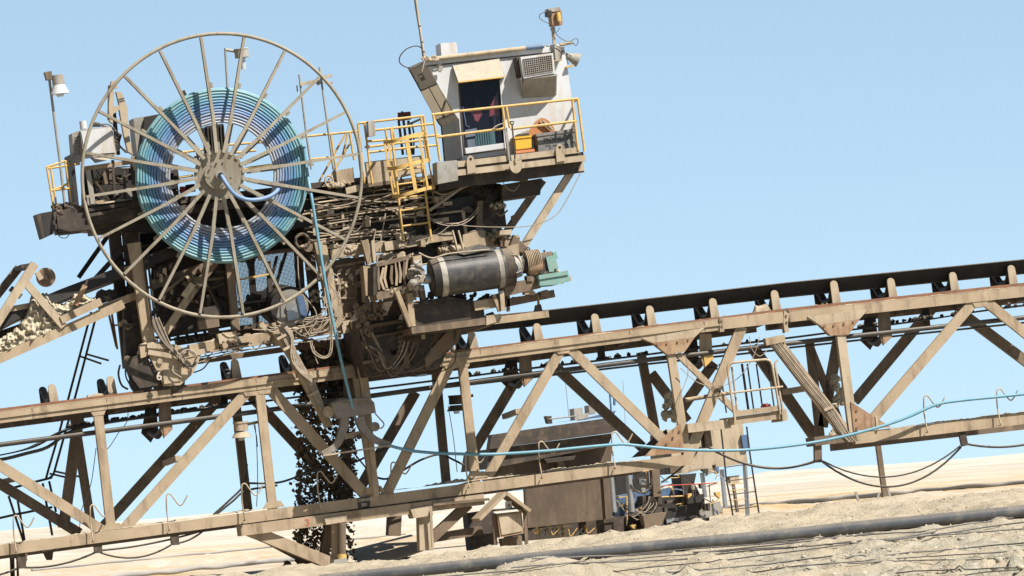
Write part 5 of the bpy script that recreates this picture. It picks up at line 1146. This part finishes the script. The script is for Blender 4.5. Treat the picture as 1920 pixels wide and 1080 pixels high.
do = dr_.build('door', GRM_SHADE, cb)
MB().prism([(862, 159), (937, 149), (947, 279), (871, 290)], Y0 + .01, .012).build('door_glass', GLASS, do); MB().bar((938, 150), (948, 280), 2.5, Y0 - .035, .05).build('door_post', WHT, do)
for p, q in (((873, 284), (947, 274)), ): MB().bar(p, q, 13, Y0 - .012, .03).build('kick_plate', WHT, do)
MB().T([(868, 200), (874, 236), (880, 238)], .9, Y0 - .03).build('door_cable', BLUE, do)
MB().T([(926, 215), (928, 238)], 2, Y0 + .1, 8).build('door_lever', CHAR, do)
# awning over the door
wl = [P(849, 123, Y0), P(936, 110, Y0), P(947, 143, Y0), P(861, 153, Y0)]; fr = [P(849, 123, Y0 - .06), P(936, 110, Y0 - .06), P(946, 145, Y0 - .32), P(860, 155, Y0 - .32)]
MB().solid(fr, wl).build('awning', AWN, cb); MB().bar((860, 154), (946, 144), 2.4, Y0 - .33, .05).build('awning_edge', YEL, cb)
# air conditioner
ac = bpy.data.objects.new('air_conditioner', None); col.objects.link(ac); ac.parent = cb; ac.location = P(1005, 125, Y0 - .3) - cb.location
sc_ = [(976, 107), (1037, 99), (1041, 137), (982, 147)]
MB().prism(sc_, Y0 - .50, .50).build('casing', WHT, ac)
MB().prism([(980, 111), (1034, 103.5), (1037, 133.5), (984, 142)], Y0 - .506, .008).build('grille_shade_panel', BLK, ac)  # flat black panel painting the shade behind the grille
g = MB(); aa, ab, ad, ag = P(980, 111, Y0 - .515), P(1034, 103.5, Y0 - .515), P(1037, 133.5, Y0 - .515), P(984, 142, Y0 - .515)
for i in range(15): g.beam(aa.lerp(ab, i / 14), ag.lerp(ad, i / 14), .009, .009)
for i in range(9): g.beam(aa.lerp(ag, i / 8), ab.lerp(ad, i / 8), .009, .009)
g.build('grille', WHTD, ac)
f = [P(981, 147, Y0 - .48), P(1043, 139, Y0 - .48), P(1040, 178, Y0), P(979, 182, Y0)]
MB().solid(f, [p - MZ * .03 for p in f]).build('shroud', GRY, ac)  # shroud's shade is put into its grey colour
MB().solid([P(1041, 139, Y0 - .48), P(1044, 139, Y0), P(1041, 178, Y0)], [p + MX * .03 for p in (P(1041, 139, Y0 - .48), P(1044, 139, Y0), P(1041, 178, Y0))]).build('bracket', WHT, ac)
MB().solid([P(976, 146, Y0 - .48), P(978, 148, Y0), P(979, 182, Y0)], [p + MX * .03 for p in (P(976, 146, Y0 - .48), P(978, 148, Y0), P(979, 182, Y0))]).build('bracket', WHT, ac)
MB().prism([(968, 108), (975, 107), (980, 146), (974, 144)], Y0 - .3, .3).build('side_louvre', GRM_SHADE, ac)
# roof gear
tag(MB().prism([(826, 81), (856, 79), (859, 103), (828, 106)], .3, .5).build('roof_box', WHT), 'small white box standing on the cab roof', 'box')
MB().cyl(P(797, 112, Y0 - .08), P(1020, 86, Y0 - .08), .045, n=10).build('roof_tube', TANL, cb); MB().cyl(P(986, 90, Y0 - .085), P(1018, 86.5, Y0 - .085), .05, n=10).build('tube_sleeve', BLUE, cb)
MB().cyl(P(1050, 84, Y0 - .1), P(1075, 80, Y0 - .1), .04, .025, n=10).build('roof_spike', TANL, cb)
an = thing('antenna_mast', 'tall thin tan antenna mast rising from the left corner of the cab roof', 'antenna', P(796, 110, Y0))
MB().T([(796, 110, Y0 - .1), (785, 40, Y0 - .1), (776, -30, Y0 - .1)], 2.4, 0, 8).build('mast', TANL, an); MB().T([(793, 110, Y0 - .13), (788, 70, Y0 - .13), (780, 20, Y0 - .13), (773, -30, Y0 - .13)], 1.0, 0, 6, 4).build('feed_cable', CABK, an)
for y in (48, 78, 96): MB().cyl(P(785 + (y - 40) * .157, y, Y0 - .1), P(785.3 + (y - 40) * .157, y + 2, Y0 - .1), .033, n=8).build('cable_tie', CHAR, an)
tag(MB().T([(792, 118), (778, 126), (762, 126), (750, 118), (750, 106), (762, 92), (780, 86), (793, 92), (796, 102), (790, 110)], 1.1, Y0 - .1, 6, 5).build('looped_cable', CABK), 'black cable looping out in the air beside the cab mast', 'cable')
mb = MB()
for k in range(30): mb.blob(P(799 + random.uniform(-8, 26), 110 + random.uniform(-4, 3), Y0 - .12), random.uniform(.015, .035), 0, .4)
mb.build('frayed_wrapping', TANL, cb); MB().T([(797, 112), (794, 122), (791, 134)], 1.5, Y0 - .12, 6).build('hanging_strip', WHTD, cb)
MB().T([(818, 124), (830, 120), (828, 124)], 1.2, Y0 - .06).build('lamp_bracket', GRM_SHADE, cb); MB().cyl(P(827, 124, Y0 - .15), P(823, 134, Y0 - .15), .05, n=10).build('work_light', GRY, cb)
bh = thing('beacon_post', 'rusty red brown camera box on a post at the right of the cab roof', 'camera post', P(1042, 85, Y0))
MB().bar((1040, 84), (1036, 44), 5, Y0 - .1, .06).build('post', TANL, bh); MB().prism([(1033, 24), (1053, 19), (1055, 46), (1036, 48)], Y0 - .2, .3).build('housing', RUST, bh); MB().prism([(1028, 16), (1050, 13), (1051, 20), (1030, 23)], Y0 - .22, .35).build('lid', WHTD, bh); MB().prism([(1027, 20), (1034, 19), (1035, 30), (1028, 30)], Y0 - .25, .3).build('lens_hood', BLK, bh)
MB().cyl(P(1046, 23, Y0 - .25), P(1048, 40, Y0 - .25), .05, n=12).build('yellow_tube', YEL, bh)
MB().T([(1030, 20), (1014, 26), (1012, 34), (1022, 41), (1034, 46)], .7, Y0 - .2, 5, 5).build('wire', CABK, bh); MB().T([(1040, 50), (1042, 62), (1052, 72), (1066, 78), (1080, 72), (1084, 78), (1080, 85), (1074, 80)], .7, Y0 - .15, 5, 5).build('wire', CABK, bh); MB().T([(1032, 52), (1034, 58), (1044, 60), (1049, 52)], .6, Y0 - .2, 5, 5).build('wire', CABK, bh)
tag(MB().prism([(1039, 88), (1051, 86), (1054, 111), (1042, 113)], Y0 - .25, .22).build('junction_box', WHTD), 'small pale junction box at the top right of the cab wall', 'box'); MB().bar((1038, 114), (1054, 112), 2, Y0 - .28, .3).build('box_shelf', TANL, cb)
MB().T([(1030, 95), (1034, 86), (1044, 86), (1054, 94), (1052, 108)], .7, Y0 - .28, 5, 5).build('loose_wire', CABK, cb)
hn = thing('horn_speaker', 'grey horn loudspeaker pointing right off the cab wall', 'loudspeaker', P(1072, 110, Y0 + .2))
MB().cyl(P(1064, 105, Y0 + .1), P(1084, 113, Y0 + .1), .06, .15, 20).build('bell', GRY, hn); MB().cyl(P(1060, 103, Y0 + .1), P(1065, 105, Y0 + .1), .065, n=14).build('driver', GRY, hn); MB().T([(1061, 108), (1066, 120), (1060, 118)], 1, Y0 + .1).build('bracket', GRY, hn)
MB().bar((1062, 126), (1076, 122), 3, Y0 - .1, .4).build('side_ledge', YEL, cb)
# ================================================================== cab deck
dk = thing('cab_deck', 'steel walkway deck with lifting lugs in front of the white cab', 'deck', P(970, 310, .3))
YD = -.85
bar('toe_board', TANL, (858, 308), (1086, 281), 11, YD, .05, dk); bar('edge_channel', GRM_SHADE, (858, 316), (1094, 288), 7, YD + .03, .05, dk); bar('edge_channel', TANL, (858, 324), (1098, 296), 11, YD - .02, .10, dk)
plate('deck_floor', GRM_SHADE, [(822, 326), (1096, 294), (1096, 299), (822, 331)], YD + .1, 2.4, dk)
bar('deck_bearer', GRM_SHADE, (822, 344), (1094, 311), 24, YD + .25, .12, dk); plate('bearer_end', TANL, [(1085, 312), (1093, 300), (1096, 320), (1084, 321)], YD + .24, .1, dk)
bar('deck_bearer', GRM_SHADE, (822, 342), (1090, 310), 20, 1.3, .12, dk)
for k in range(8): MB().beam(P(840 + k * 33, 332 - k * 4, YD + .4), P(840 + k * 33 - 42, 344 - k * 4, 1.2), .07, .12).build('deck_joist', GRM_SHADE, dk)
for x, y in ((876, 292), (1043, 270)):
    MB().prism([(x + 1, y + 34), (x - 1, y + 10), (x + 1, y + 3), (x + 6, y - 1), (x + 11, y + 2), (x + 14, y + 9), (x + 17, y + 31)], YD - .06, .035).build('lifting_lug', TANL, dk); MB().cyl(P(x + 6.5, y + 6, YD - .07), P(x + 6.5, y + 6, YD - .055), .028, n=12).build('lug_hole_shade', BLK, dk)  # black discs paint the shade in the lug openings
plate('under_box', GRM_SHADE, [(941, 346), (1016, 334), (1013, 365), (941, 375)], -.1, .9, dk); bar('under_pipe', BRN, (920, 336), (990, 338), 5, -.3, .06, dk)
MB().T([(940, 335), (950, 352), (964, 358), (974, 346)], .8, -.4, 5, 4).build('cable_loop', CAB, dk)
tag(plate('lamp_box', GRY, [(819, 304), (857, 300), (859, 338), (821, 345)], YD - .1, .45, None), 'square grey box lamp hanging at the left end of the cab deck', 'lamp'); bpy.data.objects['lamp_box'].parent = None
# rails
def rails(name, lab, segs, posts, Y, par_px, r=2.5, m=YEL, group=None):
    t = thing(name, lab, 'guard rail', P(*par_px, Y), group)
    for s_ in segs: MB().T(s_, r, Y, 8).build('rail', m, t)
    for s_ in posts: MB().T(s_, r * .95, Y, 8).build('post', m, t)
    return t
rl = rails('guard_rail', 'yellow guard rail along the front and right end of the cab deck', ([(810, 215), (860, 208.5), (1074, 186), (1083, 185)], [(821, 257), (944, 241)], [(958, 242), (1080, 227)], [(1083, 185, YD), (1078, 190, .9)], [(1080, 228, YD), (1075, 232, .9)]), ([(812, 214), (825, 302)], [(942, 198), (954, 300)], [(949, 199), (956, 240)], [(1073, 188), (1084, 282)], [(1083, 185), (1096, 284)], [(1063, 190, .9), (1076, 280, .9)]), YD, (960, 300))
bar('rail_post', GRY, (948, 240), (957, 302), 5, YD - .05, .06, rl); bar('brace', GRY, (1068, 190), (1046, 248), 5, .2, .06, rl); bar('brace', GRY, (1062, 190), (1070, 240), 5, .25, .06, rl)
rails('guard_rail', 'yellow guard rail around the top platform left of the cab', ([(672, 231), (700, 228), (795, 217)], [(690, 265), (735, 262), (825, 253)], [(684, 276), (800, 262)], [(702, 244), (812, 232)], [(690, 286), (765, 277), (820, 272)]), ([(683, 229), (692, 300), (698, 346)], [(671, 232), (684, 344)], [(789, 218), (800, 300)], [(794, 218), (806, 302)], [(722, 240), (727, 268)], [(735, 238), (740, 262)]), -.2, (690, 345), 2.3)
rails('guard_rail', 'yellow guard rail between the wheel and the top platform', ([(420, 272), (500, 266), (560, 257), (672, 246)], [(580, 299), (668, 290)], [(330, 287), (395, 279)]), ([(620, 250), (630, 318)], [(655, 247), (664, 300)], [(668, 246), (676, 320)], [(350, 285), (352, 300)]), .7, (620, 318), 2.2)
rails('yellow_brace', 'pair of yellow diagonal braces behind the wheel rim', (), ([(648, 250), (596, 345)], [(660, 262), (612, 345)], [(652, 252), (640, 300)]), .9, (610, 345), 2.0)['category'] = 'brace'
rails('guard_rail', 'small yellow guard rail at the far left end of the deck', ([(86, 314), (121, 302), (140, 309)], [(88, 316), (150, 307)], [(96, 358), (126, 345)], [(97, 357), (140, 352)]), ([(88, 315), (101, 392)], [(95, 314), (106, 388)], [(122, 304), (136, 386)]), .3, (100, 390), 2.2)
rails('guard_rail', 'short yellow rail glimpsed behind the wheel hub', ([(335, 333), (362, 329)], [(455, 318), (470, 314), (510, 309)], [(364, 295), (480, 282)]), ([(368, 280), (372, 302)],), 1.0, (360, 335), 2.2)
# caged ladder
ld = thing('caged_ladder', 'yellow caged ladder below the top platform left of the cab', 'ladder', P(780, 450, -.5))
for p, q in (((733, 240), (756, 452)), ((790, 300), (809, 452))): MB().T([p, q], 2.3, -.35, 8).build('stile', YEL, ld)
for y in (395, 424, 372, 346, 320): MB().T([(752 - (395 - y) * .11, y), (802 - (395 - y) * .11, y - 7)], 1.8, -.35, 7).build('rung', YEL, ld)
for (l, r_, yl, yr) in ((720, 797, 266, 251), (727, 805, 316, 301), (736, 815, 368, 352)):
    q = spline([P(l + 4, yl - 4, -.35), P(l, yl, -.6), P(l + 16, yl - 1, -.95), P((l + r_) / 2, (yl + yr) / 2, -1.05), P(r_ - 14, yr + 1, -.95), P(r_, yr - 1, -.6), P(r_ - 3, yr - 4, -.35)], 6)
    mb = MB()
    for i in range(len(q) - 1): mb.beam(q[i], q[i + 1], .012, .075)
    mb.build('cage_hoop', YEL, ld)
for (x0, y0, x1, y1, Y, w_) in ((728, 264, 744, 370, -.75, 5), (762, 259, 780, 360, -1.06, 7), (786, 256, 803, 356, -.98, 4), (795, 252, 813, 352, -.62, 3), (721, 266, 738, 368, -.6, 4)): bar('cage_strip', YEL, (x0, y0), (x1, y1), w_, Y, .012, ld)
tag(plate('control_box', WHTD, [(690, 227), (702, 226), (704, 254), (692, 256)], -.4, .2, None), 'small pale control box fixed to the corner post of the top platform rail', 'box')
rv = thing('red_valve_block', 'dark red valve block on thin legs behind the top platform rail', 'valve block', P(758, 290, .8))
MB().prism([(746, 211), (770, 209), (771, 224), (747, 227)], .7, .05).build('back_plate', RED, rv)
mb = MB()
for k in range(10): mb.blob(P(random.uniform(748, 768), random.uniform(212, 224), .62), .04, 0, .4)
mb.build('fittings', GRM_SHADE, rv)
for x in (748, 757, 766): MB().bar((x, 226), (x + 8, 290), 4, .7, .06).build('leg', GRM_SHADE, rv)
MB().bar((764, 234), (792, 222), 4, .6, .05).build('arm', TAN, rv); MB().T([(772, 230), (776, 250), (776, 290)], 1.6, .6).build('hose', CABK, rv)
# things on the deck
tb = thing('toolbox', 'dark grey steel toolbox with worn lettering at the right end of the deck', 'toolbox', P(1045, 283, YD + .3))
MB().prism([(1007, 254), (1079, 244), (1083, 277), (1010, 284)], YD + .22, .5).build('body', TOOL, tb); MB().prism([(1005, 251), (1080, 240.5), (1081, 246), (1006, 256)], YD + .20, .55).build('lid', TOOL, tb)
MB().bar((1043, 246), (1045, 253), 3, YD + .18, .02).build('latch', CHAR, tb)
dx_ = (P(1080, 243, YD) - P(1006, 253.5, YD)).normalized(); dz_ = Vector((-dx_.z, 0, dx_.x))
text('PIONEERS', P(1047, 260, YD + .216), .145, CHAR, 'lettering', tb, .003, ax=dx_, az=dz_)
for k, (x, y) in enumerate(((1023, 273), (1037, 273), (1057, 271), (1070, 267))):
    MB().bar((x, y), (x + 8, y - 1), 1.6, YD + .212, .01).build('worn_mark', CHAR, tb); MB().bar((x + 8, y - 1), (x + 9.5, y + 6), 1.6, YD + .212, .01).build('worn_mark', CHAR, tb)
ce = thing('yellow_crate', 'bright yellow open crate on the deck beside the toolbox', 'crate', P(980, 284, YD + .3))
MB().prism([(966, 259), (996, 256), (997, 281), (968, 284)], YD + .3, .35).build('body', BOXP, ce); MB().prism([(964, 257), (997, 253.5), (997, 257), (965, 260.5)], YD + .28, .4).build('rim', BOXP, ce)
tag(MB().prism([(970, 252), (990, 244), (993, 255), (970, 258)], YD + .4, .25).build('stone_slab', GRY), 'grey lump lying on top of the yellow crate', 'block')
tag(MB().prism([(967, 283), (1002, 279), (1003, 284), (968, 288)], YD + .15, .15).build('orange_pad', mat('orange_foam', (.60, .22, .10), (.52, .19, .09), None, 4, .8)), 'flat orange pad on the deck in front of the yellow crate', 'pad')
tag(MB().prism([(990, 256), (991, 247), (996, 240), (1005, 228), (1014, 221), (1022, 222), (1030, 227), (1038, 238), (1041, 246), (1040, 254)], YD + .5, .05).build('wooden_board', ORNG), 'rounded orange brown board leaning behind the toolbox', 'board')
tag(MB().beam(P(1012, 227, YD + .46), P(1032, 244, YD + .46), .06, .05).build('wooden_rod', RUST), 'dark brown bar lying on the rounded board', 'bar')
tag(MB().beam(P(1018, 226, YD + .44), P(1036, 243, YD + .44), .05, .03).build('pale_batten', WHTD), 'pale batten beside the dark brown bar on the board', 'batten')
sv = thing('shovel', 'long handled shovel hanging blade down over the deck edge', 'shovel', P(965, 325, YD - .1))
MB().T([(960, 232), (966, 302)], 1.5, YD - .13, 8).build('handle', GRM_SHADE, sv); MB().T([(956, 228), (964, 228), (962, 233), (958, 233), (956, 228)], 1.3, YD - .13, 6).build('grip', CHAR, sv)
bl = spline([P(x, y, YD - .13) for x, y in ((955, 302), (955, 310), (959, 320), (967, 325), (975, 321), (979, 312), (978, 300))], 4)
MB().solid(bl, [p + MY * .015 for p in bl]).build('blade', TANL, sv); MB().T([(966, 298), (966.5, 306)], 2.4, YD - .14, 8).build('socket', TANL, sv)
tag(MB().T([(925, 240), (935, 234), (945, 231)], 1.2, YD - .06, 6).build('short_rod', GRY), 'thin grey rod tied to the middle post of the deck rail', 'rod')
# ================================================================== lamps and masts on the left
lp = thing('mast_lamp', 'white bell lamp on a thin pole at the far left', 'lamp', P(125, 390, .3), 'lamps on thin poles')
MB().T([(91, 138), (112, 300), (122, 388)], 2.5, .3, 8).build('pole', GRY, lp); MB().prism([(84, 135), (97, 133), (99, 148), (88, 150)], .2, .2).build('bracket', BRN, lp)
axl = (P(108, 145, .25) - P(110, 160, .25)).normalized(); c = P(110, 158, .25)
MB().cyl(c, c + axl * .19, .13, n=18).build('gear_housing', WHTD, lp); MB().cyl(c - axl * .2, c, .2, .12, 24).build('shade', WHT, lp); MB().cyl(c - axl * .26, c - axl * .2, .06, .09, 14).build('bulb', LENS, lp)
lp2 = thing('mast_lamp', 'pale lantern lamp on a short arm seen through the top of the wheel', 'lamp', P(427, 170, .8), 'lamps on thin poles')
MB().T([(422, 90), (427, 172)], 2.2, .8, 8).build('pole', GRY, lp2); MB().T([(422, 93), (445, 97)], 2.8, .8, 8).build('arm', WHTD, lp2); c = P(454, 108, .8)
axm = (P(453, 95, .8) - P(455, 110, .8)).normalized(); MB().cyl(c, c + axm * .17, .15, n=18).build('gear_housing', WHTD, lp2); MB().cyl(c - axm * .25, c, .055, .065, 14).build('glass', LENS, lp2); MB().cyl(c + axm * .17, c + axm * .19, .16, n=18).build('lid', WHT, lp2)
im = thing('instrument_mast', 'twin thin grey poles with a crossbar and small instruments behind the wheel rim', 'mast', P(604, 320, .6))
MB().T([(561, 140), (574, 250), (584, 318)], 2.0, .6, 8).build('pole', GRY, im); MB().T([(599, 126), (612, 220), (625, 318)], 2.0, .6, 8).build('pole', GRY, im)
MB().bar((563, 158), (600, 150), 6, .55, .08).build('crossbar', TANL, im); MB().bar((603, 145), (623, 141), 5, .5, .1).build('sensor', TANL, im); MB().bar((605, 154), (624, 155), 3, .5, .06).build('sensor', TANL, im); MB().bar((557, 160), (558, 172), 2, .5, .03).build('probe', GRM_SHADE, im); MB().bar((594, 150), (600, 158), 6, .5, .1).build('clamp', GRM_SHADE, im)
fl = thing('floodlight', 'dark square floodlight hanging off the far left end of the deck', 'floodlight', P(84, 446, .3))
MB().prism([(68, 402), (76, 400), (84, 446), (80, 447)], -.1, .5).build('glass_frame', GRM_SHADE, fl); MB().prism([(75, 400), (97, 396), (101, 438), (84, 446)], -.08, .46).build('housing', BLK, fl); MB().bar((98, 418), (110, 414), 8, .1, .15).build('bracket', GRM_SHADE, fl); MB().T([(104, 432), (112, 444), (124, 446), (132, 436), (140, 428), (136, 424), (128, 430)], .8, .1, 5, 5).build('wire', CABK, fl)
# ================================================================== second machine in the background
YB = 24
bgm = thing('ore_bin_machine', 'dark brown ore bin machine with blue engine parts standing behind the bridge', 'mining machine', P(1080, 1000, YB))
def bp(name, m, pts, Y, D): return MB().prism(pts, Y, D).build(name, m, bgm)
bp('bin_lip', GRM_SHADE, [(922, 815), (1150, 782), (1158, 806), (1144, 812), (918, 842)], YB, .4); bp('bin_slope', GRM_SHADE, [(918, 842), (1150, 812), (1140, 836), (912, 880)], YB + .2, 3)
bp('bin_wall', BINB, [(955, 862), (1148, 836), (1144, 890), (985, 912), (950, 900)], YB + .5, 2.6); bp('skirt_plate', BINB, [(985, 906), (1143, 884), (1148, 972), (990, 990)], YB - .2, .3); bp('skirt_edge', BINB, [(1130, 886), (1140, 884), (1146, 972), (1136, 974)], YB - .28, .1)
MB().bar((985, 908), (986, 988), 3, YB - .24, .06).build('skirt_seam', GRM_SHADE, bgm); MB().bar((1045, 850), (1056, 880), 14, YB + .3, .3).build('chute', BRN, bgm); bp('ledge', GRM_SHADE, [(1020, 860), (1080, 854), (1076, 862), (1026, 868)], YB + .2, .4)
for k in range(10):
    x = 1000 + k * 11; MB().T([(x, 992), (x + 4, 1000 + (k * 7) % 9), (x + 16, 990)], 1.3, YB - .1, 5, 3).build('hose', CABK if k % 3 else YEL, bgm)
for x in (1008, 1030, 1045, 1056, 1100): MB().bar((x, 985), (x + 2, 1004), 4, YB + .2, .2).build('yellow_post', YEL, bgm)
bp('undercarriage', GRM_SHADE, [(985, 990), (1150, 970), (1330, 950), (1330, 985), (985, 1020)], YB + 1.2, 2.5)
bp('roof_edge', BLUE, [(1050, 791), (1150, 780), (1155, 770), (1100, 784)], YB + 2, .5)
MB().T([(1030, 786), (1080, 780)], 1.5, YB + 1.5, 6).build('boom', GRY, bgm); bp('sensor', GRM_SHADE, [(1024, 780), (1034, 780), (1036, 794), (1028, 794)], YB + 1.5, .3); bp('roof_box', WHTD, [(1076, 766), (1092, 764), (1094, 786), (1078, 788)], YB + 2, .5); bp('roof_box', WHTD, [(1090, 776), (1104, 774), (1104, 786), (1091, 788)], YB + 2.3, .5); bp('roof_box', GRY, [(1104, 760), (1116, 762), (1117, 776), (1105, 776)], YB + 2.6, .5)
for p, q, r in (((1060, 714), (1067, 784), .8), ((1143, 732), (1147, 786), 2.2), ((1152, 738), (1152, 760), 3.0), ((1168, 714), (1173, 806), .6)): MB().T([p, q], r, YB + 2, 6).build('antenna', BLUE if r > 2 else GRY, bgm)
bp('engine_block', BLK, [(1148, 868), (1215, 862), (1222, 960), (1150, 968)], YB + 2.2, .8); bp('engine_block', BLUE, [(1160, 930), (1230, 915), (1234, 955), (1162, 968)], YB + 1.6, .6); bp('engine_block', GRM_SHADE, [(1205, 930), (1240, 925), (1245, 990), (1206, 998)], YB + .6, .6)
for x in (1143, 1177): MB().cyl(P(x, 868, YB + .4), P(x + 8, 960, YB + .4), .08, n=12).build('exhaust_pipe', STEEL, bgm)
bp('frame_post', BRN, [(1222, 875), (1236, 873), (1240, 930), (1226, 932)], YB + .4, .3)
for s_ in ([(1150, 934), (1175, 931), (1176, 980)], [(1205, 884), (1222, 882)], [(1204, 912), (1223, 908)], [(1240, 932), (1280, 930)], [(1151, 950), (1170, 947)], [(1211, 884), (1214, 912)]): MB().T(s_, 1.7, YB + .8, 6).build('yellow_rail', YEL, bgm)
for k in range(9): MB().T([(1150 + k * 6, 935 + k * 3), (1180 + k * 5, 956 + (k * 13) % 20), (1210 + k * 3, 946), (1216 + k, 930)], 1.2, YB + .5, 5, 4).build('hose', CAB if k % 2 else CABK, bgm)
MB().T([(1182, 908), (1192, 920), (1208, 924), (1220, 914), (1222, 896)], 1.8, YB + .3, 6, 5).build('hose', GRM_SHADE, bgm)
bp('radiator_panel', BLUE, [(1240, 918), (1256, 914), (1258, 930), (1240, 932)], YB + 1.2, .3); bp('radiator_panel', BLUE, [(1262, 914), (1278, 912), (1280, 929), (1263, 931)], YB + 1.2, .3)
bp('dark_tank', BLK, [(1276, 890), (1306, 887), (1302, 906), (1312, 925), (1322, 940), (1290, 945), (1280, 920)], YB + .8, 1); bp('dark_tank', BLK, [(1240, 934), (1320, 926), (1324, 975), (1244, 985)], YB + 1, 1)
MB().T([(1240, 911), (1300, 908), (1346, 905)], 1.2, YB + .3, 6).build('red_rail', RED, bgm); 
for x in (1262, 1280, 1298, 1329): MB().T([(x, 910), (x + 2, 932)], 1, YB + .3, 6).build('rail_post', BRN, bgm)
bp('track_guard', BRN, [(1205, 966), (1250, 960), (1238, 990), (1212, 998)], YB + .2, .4); bp('counterweight', GRY, [(1310, 948), (1350, 940), (1356, 962), (1314, 974)], YB + 1, .8)
gc = thing('grey_cabin', 'grey beige steel cabin raised on posts behind the right of the bridge', 'cabin', P(1340, 960, YB + 2))
MB().prism([(1280, 802), (1392, 792), (1402, 868), (1288, 886), (1260, 888), (1258, 812)], YB + 2, 2.2).build('body', TANL, gc); MB().prism([(1256, 858), (1276, 856), (1278, 886), (1257, 888)], YB + 1.9, .1).build('end_panel', BRN, gc); MB().prism([(1390, 816), (1400, 815), (1404, 840), (1394, 841)], YB + 1.9, .3).build('side_box', BLUE, gc)
for p, q in (((1318, 886), (1324, 932)), ((1355, 880), (1362, 952)), ((1398, 866), (1404, 968))): MB().bar(p, q, 6, YB + 2.2, .2).build('post', STEEL, gc)
MB().prism([(1368, 893), (1386, 891), (1387, 905), (1370, 906)], YB + 2.2, .3).build('small_box', TANL, gc); MB().bar((1376, 906), (1384, 960), 5, YB + 2.2, .15).build('post', BRN, gc)
MB().T([(1325, 912), (1346, 905)], 1, YB + 1, 6).build('rail', GRM_SHADE, gc); MB().T([(1330, 908), (1332, 940)], 1, YB + 1, 6).build('rail_post', GRM_SHADE, gc)
l2 = thing('access_ladder', 'dark wide access ladder leaning beside the grey cabin', 'ladder', P(1400, 965, YB))
MB().T([(1352, 805), (1357, 850), (1362, 900), (1370, 940), (1375, 972)], 2, YB, 7).build('stile', BLK, l2); MB().T([(1400, 800), (1406, 850), (1412, 890), (1418, 930), (1424, 968)], 2, YB, 7).build('stile', BLK, l2)
MB().T([(1397, 870), (1404, 965)], 1.6, YB + .2, 7).build('stile', STEEL, l2)
for y in (876, 902, 928, 956): MB().T([(1361 + (y - 876) * .12, y), (1410 + (y - 876) * .14, y - 7)], 1.2, YB, 6).build('rung', GRM_SHADE, l2)
for y in (908, 920, 938): MB().T([(1366, y), (1398, y - 3)], .9, YB + .2, 6).build('rung', YEL, l2)

for k in range(70):
    x = random.uniform(1150, 1345); y = random.uniform(880, 985) - (x - 1250) * .1; m = random.choice((BLK, GRM_SHADE, GRM_SHADE, BRN, BLUE, STEEL, GRY, YEL)); q = random.random()
    if q < .45: MB().T([(x, y), (x + random.uniform(2, 22), y + random.uniform(-8, 14)), (x + random.uniform(0, 40), y + random.uniform(-12, 20))], random.uniform(.6, 1.6), YB + random.uniform(.2, 1.5), 5, 3).build('engine_pipe', m, bgm)
    else: a = random.uniform(3, 14); bp('engine_piece', m, [(x, y), (x + a, y - 1), (x + a, y + random.uniform(3, 14)), (x + 1, y + random.uniform(3, 14))], YB + random.uniform(.5, 1.6), .2)
